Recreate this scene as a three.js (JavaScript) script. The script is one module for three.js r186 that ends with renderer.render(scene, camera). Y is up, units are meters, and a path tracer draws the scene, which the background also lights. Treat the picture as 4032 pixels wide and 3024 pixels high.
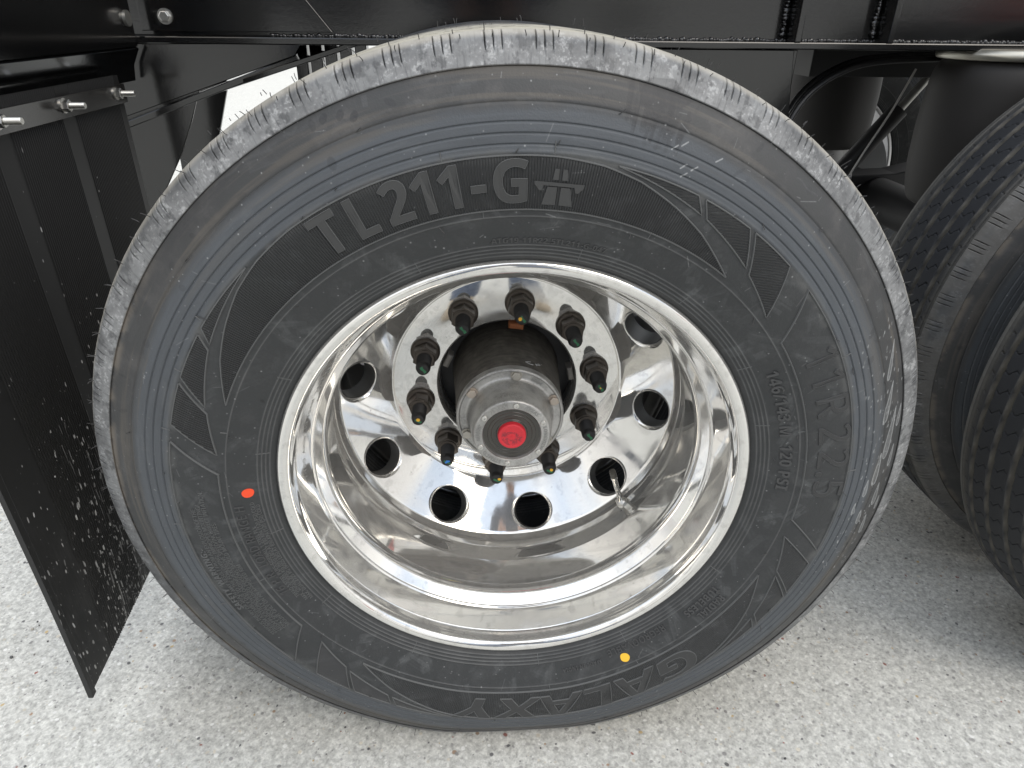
import * as THREE from 'three';
import { mergeGeometries } from 'three/addons/utils/BufferGeometryUtils.js';
import { FontLoader } from 'three/addons/loaders/FontLoader.js';
import { MarchingCubes } from 'three/addons/objects/MarchingCubes.js';
import { Brush, Evaluator, SUBTRACTION } from 'three-bvh-csg';

// ---------------------------------------------------------------- camera, sky, sun, exposure
const scene = new THREE.Scene();
const camera = new THREE.PerspectiveCamera(58.1, 4 / 3, 0.02, 600);
camera.position.set(-0.0449, 1.0335, 0.83);
camera.rotation.set(-0.4945, -0.0537, 0.003, 'YXZ');
const renderer = new THREE.WebGLRenderer({ antialias: true });
renderer.setSize(1024, 768);
renderer.toneMapping = THREE.LinearToneMapping;
renderer.toneMappingExposure = 1.62;
renderer.outputColorSpace = THREE.SRGBColorSpace;
renderer.shadowMap.enabled = true;

// seeded random and tileable noise
let seedState = 12345;
const rnd = () => { seedState = (seedState + 0x6d2b79f5) | 0; let t = Math.imul(seedState ^ (seedState >>> 15), 1 | seedState); t = (t + Math.imul(t ^ (t >>> 7), 61 | t)) ^ t; return ((t ^ (t >>> 14)) >>> 0) / 4294967296; };
const rr = (a, b) => a + (b - a) * rnd();
const clamp = (x, a = 0, b = 1) => Math.min(b, Math.max(a, x));
const smooth = (a, b, x) => { const t = clamp((x - a) / (b - a)); return t * t * (3 - 2 * t); };
const lerp = (a, b, t) => a + (b - a) * t;
const NS = 512;
function tileNoise(first, octaves, gain = 0.5) {
  const out = new Float32Array(NS * NS); let amp = 1, total = 0;
  for (let o = 0, n = first; o < octaves && n <= NS; o++, n *= 2, amp *= gain) {
    const g = new Float32Array(n * n); for (let i = 0; i < g.length; i++) g[i] = rnd();
    const s = n / NS;
    for (let y = 0; y < NS; y++) {
      const fy = y * s, y0 = Math.floor(fy), ty = fy - y0, sy = ty * ty * (3 - 2 * ty), ya = (y0 % n) * n, yb = ((y0 + 1) % n) * n;
      for (let x = 0; x < NS; x++) {
        const fx = x * s, x0 = Math.floor(fx), tx = fx - x0, sx = tx * tx * (3 - 2 * tx), xa = x0 % n, xb = (x0 + 1) % n;
        out[y * NS + x] += amp * lerp(lerp(g[ya + xa], g[ya + xb], sx), lerp(g[yb + xa], g[yb + xb], sx), sy);
      }
    }
    total += amp;
  }
  for (let i = 0; i < out.length; i++) out[i] /= total;
  return out;
}
const NA = tileNoise(4, 8, 0.55), NB = tileNoise(16, 6, 0.6), NC = tileNoise(128, 3, 0.8);
const mod = (a, n) => ((a % n) + n) % n;
function smp(N, u, v) {                                   // bilinear, period 1
  const fx = mod(u, 1) * NS, fy = mod(v, 1) * NS, x0 = Math.floor(fx), y0 = Math.floor(fy), tx = fx - x0, ty = fy - y0;
  const xa = x0 % NS, xb = (x0 + 1) % NS, ya = (y0 % NS) * NS, yb = ((y0 + 1) % NS) * NS;
  return lerp(lerp(N[ya + xa], N[ya + xb], tx), lerp(N[yb + xa], N[yb + xb], tx), ty);
}
{ // sky: bright broken cloud with some pale blue
  const W = 1024, H = 512, data = new Float32Array(W * H * 4);
  for (let y = 0; y < H; y++) for (let x = 0; x < W; x++) {
    const el = ((y + 0.5) / H - 0.5) * Math.PI, az = ((x + 0.5) / W - 0.5) * 2 * Math.PI;
    const dx = Math.cos(az) * Math.cos(el), dy = Math.sin(el), dz = Math.sin(az) * Math.cos(el), k = 0.16 / (Math.abs(dy) + 0.22);
    const n = smp(NA, dx * k + 0.37, dz * k + 0.11) * 0.72 + smp(NB, dx * k * 0.7 + 0.2, dz * k * 0.7) * 0.28;
    const c = 0.35 + 0.65 * smooth(0.34, 0.54, n), b = 0.94 + 0.36 * (smp(NA, dx * k * 1.6 + 0.7, dz * k * 1.6 + 0.5) - 0.5);
    const h = smooth(0.3, 0, dy), i = (y * W + x) * 4;
    const blue = [lerp(0.42, 0.72, h), lerp(0.58, 0.82, h), lerp(0.84, 0.94, h)], cloud = [1.075 * b, 1.065 * b, 1.05 * b];
    const up = 0.52 + 0.78 * Math.max(0, dy);   // an overcast sky is brightest overhead
    for (let q = 0; q < 3; q++) data[i + q] = lerp(blue[q], cloud[q], c) * up;
    data[i + 3] = 1;
  }
  const sky = new THREE.DataTexture(data, W, H, THREE.RGBAFormat, THREE.FloatType);
  sky.mapping = THREE.EquirectangularReflectionMapping; sky.magFilter = THREE.LinearFilter; sky.wrapS = THREE.RepeatWrapping; sky.needsUpdate = true;
  scene.background = sky; scene.environment = sky;
}
const sun = new THREE.DirectionalLight(0xfff3e2, 0.9);
sun.position.set(5, 9, 6.5); sun.target.position.set(0, 0.4, 0); sun.castShadow = true; sun.shadow.radius = 60;
Object.assign(sun.shadow.camera, { left: -6, right: 6, top: 6, bottom: -6, near: 0.5, far: 40 });
scene.add(sun, sun.target);

// ---------------------------------------------------------------- helpers
const names = new Map();
function numbered(n) { const k = names.get(n) ?? 0; names.set(n, k + 1); return k ? n + '_' + String(k).padStart(3, '0') : n; }
function thing(name, label, category, pos = [0, 0, 0], group) {
  const o = new THREE.Group(); o.name = numbered(name); o.position.set(...pos); o.userData = { label, category }; if (group) o.userData.group = group;
  scene.add(o); return o;
}
function obj(name, geo, mat, parent, extra) {
  if (Array.isArray(geo)) geo = mergeGeometries(geo.map(plain));
  const m = new THREE.Mesh(geo, mat); m.name = name; m.castShadow = m.receiveShadow = true; if (extra) Object.assign(m.userData, extra); parent.add(m); return m;
}
function plain(g) {                                       // non-indexed with position, normal, uv only
  g = g.index ? g.toNonIndexed() : g;
  for (const k of Object.keys(g.attributes)) if (!['position', 'normal', 'uv'].includes(k)) g.deleteAttribute(k);
  if (!g.attributes.uv) g.setAttribute('uv', new THREE.BufferAttribute(new Float32Array(g.attributes.position.count * 2), 2));
  g.clearGroups?.(); return g;
}
function tex(w, h, fill, srgb = true, repeat = true) {
  const d = new Uint8Array(w * h * 4), o = [0, 0, 0];
  const enc = (x) => { x = clamp(x); return 255 * (srgb ? (x <= 0.0031308 ? 12.92 * x : 1.055 * Math.pow(x, 1 / 2.4) - 0.055) : x); };
  const lut = new Uint8Array(4097); for (let i = 0; i <= 4096; i++) lut[i] = Math.round(enc(i / 4096));
  for (let y = 0; y < h; y++) for (let x = 0; x < w; x++) {
    fill((x + 0.5) / w, (y + 0.5) / h, o, x, y); const i = (y * w + x) * 4;
    for (let c = 0; c < 3; c++) d[i + c] = lut[Math.round(clamp(o[c]) * 4096)];
    d[i + 3] = 255;
  }
  const t = new THREE.DataTexture(d, w, h); t.magFilter = THREE.LinearFilter; t.wrapS = t.wrapT = repeat ? THREE.RepeatWrapping : THREE.ClampToEdgeWrapping;
  if (srgb) t.colorSpace = THREE.SRGBColorSpace; t.needsUpdate = true; return t;
}
const lin = (r, g, b) => new THREE.Color().setRGB(r, g, b);
const std = (c, roughness, metalness = 0, more = {}) => new THREE.MeshStandardMaterial({ color: lin(...c), roughness, metalness, ...more });
const phys = (c, roughness, more = {}) => new THREE.MeshPhysicalMaterial({ color: lin(...c), roughness, ...more });
const box = (x0, x1, y0, y1, z0, z1) => { const g = new THREE.BoxGeometry(x1 - x0, y1 - y0, z1 - z0); g.translate((x0 + x1) / 2, (y0 + y1) / 2, (z0 + z1) / 2); return g; };
function bevelBox(x0, x1, y0, y1, z0, z1, b = 0.0015) {
  const s = new THREE.Shape([[x0 + b, y0 + b], [x1 - b, y0 + b], [x1 - b, y1 - b], [x0 + b, y1 - b]].map((p) => new THREE.Vector2(...p)));
  const g = new THREE.ExtrudeGeometry(s, { depth: z1 - z0 - 2 * b, bevelEnabled: true, bevelThickness: b, bevelSize: b, bevelSegments: 2 }); g.translate(0, 0, z0 + b); return g;
}
function plate(pts, z0, z1, b = 0.0015) {                 // outline in xy, extruded along z
  const s = new THREE.Shape(pts.map((p) => new THREE.Vector2(...p)));
  const g = new THREE.ExtrudeGeometry(s, { depth: z1 - z0 - 2 * b, bevelEnabled: true, bevelThickness: b, bevelSize: b, bevelOffset: -b, bevelSegments: 2 }); g.translate(0, 0, z0 + b); return g;
}
const V = (...a) => new THREE.Vector3(...a);
function tube(pts, r, seg = 24, rad = 8) { return new THREE.TubeGeometry(new THREE.CatmullRomCurve3(pts.map((p) => V(...p))), seg, r, rad); }
function rod(a, b, r0, r1 = r0, n = 16, open = false) {   // capped cylinder between two points
  const A = V(...a), B = V(...b), d = B.clone().sub(A), g = new THREE.CylinderGeometry(r1, r0, d.length(), n, 1, open);
  g.applyQuaternion(new THREE.Quaternion().setFromUnitVectors(V(0, 1, 0), d.clone().normalize())); g.translate(...A.add(B).multiplyScalar(0.5).toArray()); return g;
}
// a profile of [r, z] turned about the z axis; theta runs clockwise from the top; outward = left of travel
function roundOff(pts) {                                  // [r, z, fillet?]
  const out = [];
  pts.forEach((p, i) => {
    const f = p[2] ?? 0; if (!f || !i || i === pts.length - 1) { out.push([p[0], p[1]]); return; }
    const cut = (q) => { const dx = q[0] - p[0], dz = q[1] - p[1], l = Math.hypot(dx, dz), k = Math.min(f, l * 0.48) / l; return [p[0] + dx * k, p[1] + dz * k]; };
    const a = cut(pts[i - 1]), b = cut(pts[i + 1]);
    for (let k = 0; k <= 6; k++) { const t = k / 6, u = 1 - t; out.push([u * u * a[0] + 2 * u * t * p[0] + t * t * b[0], u * u * a[1] + 2 * u * t * p[1] + t * t * b[1]]); }
  });
  return out;
}
function revolve(profile, seg = 96, { warp, uv, thetas, crease = 0.5 } = {}) {
  const P = []; const n = profile.length, closed = Math.hypot(profile[0][0] - profile[n - 1][0], profile[0][1] - profile[n - 1][1]) < 1e-9;
  const segN = []; for (let i = 0; i < n - 1; i++) { const dr = profile[i + 1][0] - profile[i][0], dz = profile[i + 1][1] - profile[i][1], l = Math.hypot(dr, dz) || 1; segN.push([-dz / l, dr / l]); }
  let len = 0;
  for (let i = 0; i < n; i++) {
    if (i) len += Math.hypot(profile[i][0] - profile[i - 1][0], profile[i][1] - profile[i - 1][1]);
    const a = segN[i - 1] ?? (closed ? segN[n - 2] : null), b = segN[i] ?? (closed ? segN[0] : null);
    const add = (m) => P.push([profile[i][0], profile[i][1], m[0], m[1], len]);
    if (!a) add(b); else if (!b) add(a); else if (a[0] * b[0] + a[1] * b[1] < Math.cos(crease)) { if (i) add(a); if (i < n - 1) { P.push(null); add(b); } }
    else { const x = a[0] + b[0], y = a[1] + b[1], l = Math.hypot(x, y); add([x / l, y / l]); }
  }
  const T = thetas ?? Array.from({ length: seg + 1 }, (_, i) => (i / seg) * 2 * Math.PI), rows = P.filter(Boolean), m = rows.length;
  const pos = new Float32Array(T.length * m * 3), nor = new Float32Array(T.length * m * 3), uvs = new Float32Array(T.length * m * 2), idx = [];
  T.forEach((t, j) => {
    const s = Math.sin(t), c = Math.cos(t);
    rows.forEach((p, i) => {
      const k = j * m + i; let r = p[0], z = p[1]; if (warp) [r, z] = warp(r, t, z);
      pos.set([r * s, r * c, z], k * 3); nor.set([p[2] * s, p[2] * c, p[3]], k * 3);
      uvs.set(uv ? uv(p[0], t, p[1], p[4]) : [t / (2 * Math.PI), p[4]], k * 2);
    });
  });
  const link = []; let q = -1; for (const p of P) { if (!p) { link[q] = false; } else { q++; link[q] = true; } }
  for (let j = 0; j < T.length - 1; j++) for (let i = 0; i < m - 1; i++) if (link[i]) { const a = j * m + i, b = a + m; idx.push(a, b, a + 1, b, b + 1, a + 1); }
  const g = new THREE.BufferGeometry(); g.setAttribute('position', new THREE.BufferAttribute(pos, 3)); g.setAttribute('normal', new THREE.BufferAttribute(nor, 3)); g.setAttribute('uv', new THREE.BufferAttribute(uvs, 2)); g.setIndex(idx);
  if (warp) g.computeVertexNormals();
  return g;
}
const D = Math.PI / 180, HUB = 0.5, GROUND = -0.0115;
const font = await new FontLoader().loadAsync('fonts/droid/droid_sans_bold.typeface.json');
const fontR = await new FontLoader().loadAsync('fonts/droid/droid_sans_regular.typeface.json');

// ---------------------------------------------------------------- materials
const blackPaint = phys([0.004, 0.0041, 0.0042], 0.13, { ior: 1.66, bumpMap: tex(512, 512, (u, v, o) => { const n = smp(NB, u * 2, v * 2) * 0.6 + smp(NC, u, v) * 0.4; o[0] = o[1] = o[2] = n; }, false), bumpScale: 0.00006 });
blackPaint.bumpMap.repeat.set(5, 5);
const blackDull = std([0.014, 0.014, 0.014], 0.55);
const weldMat = phys([0.006, 0.006, 0.006], 0.12, { ior: 1.7 });
const zinc = std([0.62, 0.61, 0.58], 0.3, 1), zincDull = std([0.4, 0.4, 0.38], 0.45, 1), chromeMat = std([0.86, 0.86, 0.85], 0.08, 1);
const alloyRough = tex(1024, 512, (u, v, o) => { const n = smp(NB, u * 5, v * 3), s = smp(NC, u * 0.6, v * 6), d = smp(NA, u * 3, v * 2); o[0] = o[1] = o[2] = 0.03 + 0.04 * n * n + 0.03 * smooth(0.55, 0.8, s) + 0.16 * smooth(0.6, 0.85, d); }, false);
const alloyCol = tex(1024, 512, (u, v, o) => { const d = smp(NA, u * 3, v * 2), f = smp(NC, u * 3, v * 3), k = 1 - 0.10 * smooth(0.5, 0.85, d) - 0.06 * smooth(0.5, 0.9, f); const sp = 1 - 0.5 * smooth(0.80, 0.86, smp(NC, u * 1.1, v * 1.1)) - 0.12 * smooth(0.6, 0.7, smp(NB, u * 5 + 0.4, v * 2)); o[0] = 0.80 * k * sp; o[1] = 0.788 * k * sp; o[2] = 0.758 * k * sp; });
const alloy = std([1, 1, 1], 1, 0.8, { map: alloyCol, roughnessMap: alloyRough });
const castAlloy = std([1, 1, 1], 0.42, 0.72, { map: tex(512, 256, (u, v, o) => { const n = smp(NB, u * 2, v * 1.2), f = smp(NC, u * 2, v * 0.8), a = smp(NA, u, v * 0.8), k = 0.50 - 0.13 * smooth(0.4, 0.75, n * 0.5 + f * 0.5) - 0.14 * smooth(0.4, 0.75, a); o[0] = k; o[1] = k * 0.985; o[2] = k * 0.95; }), bumpMap: tex(256, 256, (u, v, o) => { o[0] = o[1] = o[2] = smp(NB, u * 2, v * 2); }, false), bumpScale: 0.0006 });
const grime = std([1, 1, 1], 0.62, 0.1, { map: tex(512, 256, (u, v, o) => { const n = smp(NB, u * 3, v * 2), s = smp(NC, u * 0.5, v * 0.05), k = 0.25 + 1.1 * n * (0.5 + 0.8 * s); o[0] = 0.125 * k; o[1] = 0.114 * k; o[2] = 0.098 * k; }) });
const nutMat = std([0.075, 0.063, 0.052], 0.4, 0.5), studMat = std([0.02, 0.019, 0.019], 0.55, 0.2);
const ironBlack = std([0.02, 0.02, 0.021], 0.5, 0.2);

// ---------------------------------------------------------------- ground
{
  const S = 2048, M = 2.0, col = new Float32Array(S * S * 3), hgt = new Float32Array(S * S);
  for (let y = 0; y < S; y++) for (let x = 0; x < S; x++) {
    const u = x / S, v = y / S, i = y * S + x, f = smp(NC, u * 2.7, v * 2.7) * 0.65 + smp(NC, u * 7 + 0.3, v * 7) * 0.35, m = smp(NB, u * 17 + 0.3, v * 17), b = smp(NA, u * 2, v * 2), k = 0.93 + 0.72 * (f - 0.5) * 2 + 0.34 * (m - 0.5) + 0.07 * (b - 0.5);
    col[i * 3] = 0.555 * k; col[i * 3 + 1] = 0.552 * k; col[i * 3 + 2] = 0.518 * k; hgt[i] = 0.35 + 0.35 * f + 0.2 * m;
  }
  const pal = [[0.68, 0.675, 0.65], [0.50, 0.495, 0.475], [0.34, 0.335, 0.32], [0.55, 0.51, 0.43], [0.24, 0.235, 0.23], [0.09, 0.09, 0.095], [0.30, 0.20, 0.13], [0.26, 0.09, 0.07], [0.46, 0.34, 0.17]];
  const wt = [0.26, 0.52, 0.76, 0.87, 0.945, 0.971, 0.985, 0.992, 1];
  for (let n = 0; n < 52000; n++) {
    const q = rnd(), c = pal[wt.findIndex((w) => q <= w)], a = Math.pow(rnd(), 2.8) * 3.5 + 0.9, e = rr(0.5, 1), t = rr(0, Math.PI), cs = Math.cos(t), sn = Math.sin(t), cx = rnd() * S, cy = rnd() * S, R = Math.ceil(a) + 1, sh = rr(0.85, 1.15), lift = rr(0.1, 0.45);
    for (let dy = -R; dy <= R; dy++) for (let dx = -R; dx <= R; dx++) {
      const p = (dx * cs + dy * sn) / a, r = (-dx * sn + dy * cs) / (a * e), d = p * p + r * r; if (d > 1) continue;
      const i = mod(Math.round(cy + dy), S) * S + mod(Math.round(cx + dx), S), w = smooth(1, 0.55, d) * 0.9;
      for (let k = 0; k < 3; k++) col[i * 3 + k] = lerp(col[i * 3 + k], c[k] * sh, w);
      hgt[i] = lerp(hgt[i], 0.4 + lift * (1 - d), w);
    }
  }
  const map = tex(S, S, (u, v, o, x, y) => { const i = (y * S + x) * 3; o[0] = col[i]; o[1] = col[i + 1]; o[2] = col[i + 2]; });
  const bump = tex(S, S, (u, v, o, x, y) => { o[0] = o[1] = o[2] = hgt[y * S + x]; }, false);
  const N = 60, R = 120, g = new THREE.PlaneGeometry(1, 1, N, N), p = g.attributes.position, uv = g.attributes.uv, cl = new Float32Array(p.count * 3);
  for (let i = 0; i < p.count; i++) {
    const w = (t) => Math.sign(t) * (Math.abs(t) * 6 + (R - 3) * Math.pow(Math.abs(t) * 2, 5)), x = w(p.getX(i)), z = w(-p.getY(i));
    p.setXYZ(i, x, GROUND, z); uv.setXY(i, x / M, -z / M);
    const k = 0.97 + 0.06 * smp(NA, x * 0.21 + 0.3, z * 0.21); cl.set([k, k, k * 0.995], i * 3);
  }
  g.setAttribute('color', new THREE.BufferAttribute(cl, 3)); g.computeVertexNormals();
  const m = obj('ground', g, std([1, 1, 1], 0.9, 0, { map, bumpMap: bump, bumpScale: 0.0022, vertexColors: true }), scene); m.userData.kind = 'structure';
  // loose grit on the slab
  const gritG = new THREE.IcosahedronGeometry(1, 0), grit = new THREE.InstancedMesh(gritG, std([1, 1, 1], 0.85), 700), mx = new THREE.Matrix4(), e = new THREE.Euler(), q = new THREE.Quaternion();
  for (let i = 0; i < 700; i++) {
    const s = 0.0009 + Math.pow(rnd(), 3) * 0.0028; q.setFromEuler(e.set(rr(0, 6), rr(0, 6), rr(0, 6)));
    grit.setMatrixAt(i, mx.compose(V(rr(-1.2, 1.6), GROUND + s * 0.4, rr(-0.9, 0.65)), q, V(s * rr(0.8, 1.5), s * 0.8, s)));
    const c = [[0.1, 0.1, 0.1], [0.3, 0.29, 0.27], [0.45, 0.43, 0.38], [0.25, 0.12, 0.08]][Math.floor(rnd() * 3.3)]; grit.setColorAt(i, lin(...c));
  }
  grit.name = 'grit'; grit.userData = { kind: 'stuff', label: 'loose sand and tiny stones scattered over the concrete', category: 'grit' }; scene.add(grit);
}

// ---------------------------------------------------------------- tyre shape
const RK = [0.296, 0.303, 0.315, 0.33, 0.35, 0.37, 0.40, 0.43, 0.46, 0.475, 0.4895], ZK = [0.112, 0.1185, 0.125, 0.131, 0.1382, 0.143, 0.1452, 0.1418, 0.1328, 0.1255, 0.1155];
const TK = RK.map((_, i) => { const a = Math.max(0, i - 1), b = Math.min(RK.length - 1, i + 1); return (ZK[b] - ZK[a]) / (RK[b] - RK[a]); });
function zOf(r) {
  let i = 0; while (i < RK.length - 2 && r > RK[i + 1]) i++;
  const h = RK[i + 1] - RK[i], t = (r - RK[i]) / h, t2 = t * t, t3 = t2 * t;
  return (2 * t3 - 3 * t2 + 1) * ZK[i] + (t3 - 2 * t2 + t) * h * TK[i] + (-2 * t3 + 3 * t2) * ZK[i + 1] + (t3 - t2) * h * TK[i + 1];
}
function squash(r, t, z) {                                // the loaded tyre flattens and bulges above its contact patch
  if (r < 0.3) return [r, z];
  const c = -Math.cos(t), R0 = 0.5215, flat = c > 0.2 ? (HUB - GROUND - 0.0006) / c : 9;
  const k = -0.004 * Math.log(Math.exp(-Math.min(flat, 0.7) / 0.004) + Math.exp(-R0 / 0.004)), Rt = Math.min(k, R0, flat), comp = (Rt - 0.3) / (R0 - 0.3), a = (r - 0.3) / (R0 - 0.3);
  const broad = Math.exp(-Math.pow((Math.acos(clamp(c, -1, 1))) / 0.42, 2));
  return [0.3 + (r - 0.3) * comp, z + Math.sign(z) * 0.005 * broad * Math.sin(Math.PI * clamp(a * 1.05))];
}
function onWall(r, t, h = 0) { const [R, z] = squash(r, t, zOf(r) + h); return [R * Math.sin(t), R * Math.cos(t), z]; }
const grooves = [[0.459, -0.0009, 0.0011], [0.442, -0.0013, 0.0009], [0.432, -0.0013, 0.0009], [0.4222, -0.0013, 0.0009], [0.352, 0.0008, 0.0010], [0.3055, 0.0008, 0.0009], [0.3098, 0.0009, 0.0009], [0.3142, 0.0009, 0.0009], [0.3188, 0.0009, 0.0010], [0.4155, 0.0006, 0.0018]];
function wallProfile(fine) {
  const rs = new Set(); for (let r = 0.296; r < 0.4889; r += fine ? 0.0045 : 0.009) rs.add(+r.toFixed(5));
  for (const [g, , w] of grooves) for (const k of fine ? [-2.6, -1.7, -1, -0.4, 0, 0.4, 1, 1.7, 2.6] : [-2, -1, 0, 1, 2]) rs.add(+(g + k * w).toFixed(5));
  rs.add(0.4889);
  return [...rs].sort((a, b) => a - b).map((r) => [r, zOf(r) + grooves.reduce((s, [g, d, w]) => s + d * Math.exp(-Math.pow((r - g) / w, 2)), 0)]);
}
const UVW = 1.08, planar = (r, t) => [0.5 + (r * Math.sin(t)) / UVW, 0.5 + (r * Math.cos(t)) / UVW];
const shoulderPts = [[0.4889, 0.1160], [0.4893, 0.1172], [0.4905, 0.1176], [0.494, 0.1156], [0.4975, 0.1136], [0.502, 0.1112], [0.507, 0.1082], [0.5115, 0.1048], [0.5148, 0.1008], [0.5172, 0.0962], [0.519, 0.0905]];
const SIPE_PITCH = 2 * Math.PI / 66, SIPES = [-0.0165, -0.0005, 0.0155];   // radians within a pitch
function shoulderGeo(fine) {
  const T = []; if (fine) { for (let k = 0; k < 66; k++) { const b = k * SIPE_PITCH; for (const s of SIPES) for (const d of [-0.0034, -0.0011, -0.0007, 0.0007, 0.0011, 0.0034]) T.push(b + SIPE_PITCH / 2 + s + d); for (let q = 0; q < 4; q++) T.push(b + q * 0.0065); } T.push(2 * Math.PI); T.sort((a, b) => a - b); } else for (let i = 0; i <= 240; i++) T.push(i / 240 * 2 * Math.PI);
  const cut = (t, r) => { if (!fine || r < 0.5025 || r > 0.5178) return 0; const q = mod(t, SIPE_PITCH) - SIPE_PITCH / 2; return SIPES.some((s) => Math.abs(q - s) < 0.0008) ? 0.004 : 0; };
  const rough = (t, r) => fine ? 0.0011 * (smp(NB, t * 3.1, r * 9) - 0.5) * smooth(0.492, 0.5, r) : 0;
  return revolve(shoulderPts, 0, { thetas: T, uv: planar, warp: (r, t, z) => { const d = cut(t, r), n = rough(t, r), q = squash(r - d * 0.45, t, z - d * 0.9 + n); return [q[0] + n * 0.5, q[1]]; } });
}
// tread blocks: five ribs, four grooves, zigzag sipes; dust sits in the grooves
const TG = [-0.064, -0.0225, 0.0225, 0.064];
function treadH(s, z) {                                   // depth cut below the crown at arc length s (m) and across z (m)
  let d = 0; const wob = 0.0016 * Math.abs(mod(s / 0.024, 2) - 1) - 0.0008;
  for (const g of TG) d = Math.max(d, 0.012 * smooth(0.0056, 0.0032, Math.abs(z - g - wob)));
  d = Math.max(d, 0.004 * smooth(0.0017, 0.0009, Math.abs(Math.abs(z) - 0.0835)));
  const rib = Math.round(z / 0.0432), zc = z - rib * 0.0432, ph = mod(s + rib * 0.013, 0.034) - 0.017;
  if (Math.abs(rib) <= 1 || Math.abs(z) < 0.08) {
    const path = Math.abs(zc) < 0.006 ? 0.55 * zc * 2 : Math.sign(zc) * (0.0066 - 0.5 * (Math.abs(zc) - 0.006));
    if (Math.abs(zc) < 0.0128) d = Math.max(d, 0.0035 * smooth(0.0010, 0.0004, Math.abs(ph - path)));
  }
  return d;
}
function treadGeo(lo, hi) {                               // finely cut between the angles lo and hi, coarser elsewhere
  const T = []; for (let t = 0; t < 2 * Math.PI; ) { T.push(t); t += t >= lo && t <= hi ? 0.0027 : 0.02; } T.push(2 * Math.PI);
  const Z = []; for (let z = 0.0905; z > -0.0906; z -= 0.0016) Z.push(z); Z[Z.length - 1] = -0.0905;
  const prof = Z.map((z) => [0.5215 - 0.0025 * Math.pow(Math.abs(z) / 0.0905, 2.2), z]);
  return revolve(prof, 0, { thetas: T, uv: (r, t, z) => [t * 0.527 / 0.4, z / 0.2 + 0.5], warp: (r, t, z) => squash(r - (Math.abs(z) > 0.09 ? 0 : treadH(t * 0.527, z)), t, z) });
}
const wallFine = revolve(wallProfile(true), 480, { uv: planar, warp: squash });
const wallPlain = revolve(wallProfile(false), 220, { uv: planar, warp: squash });
const shoulderFine = shoulderGeo(true), shoulderPlain = shoulderGeo(false);
const flipZ = (g) => { g = g.clone(); const p = g.attributes.position, n = g.attributes.normal; for (let i = 0; i < p.count; i++) { p.setZ(i, -p.getZ(i)); n.setZ(i, -n.getZ(i)); } const ix = g.index.array; for (let i = 0; i < ix.length; i += 3) { const t = ix[i]; ix[i] = ix[i + 1]; ix[i + 1] = t; } return g; };
const wallBack = flipZ(wallPlain), shoulderBack = flipZ(shoulderPlain);

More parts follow.
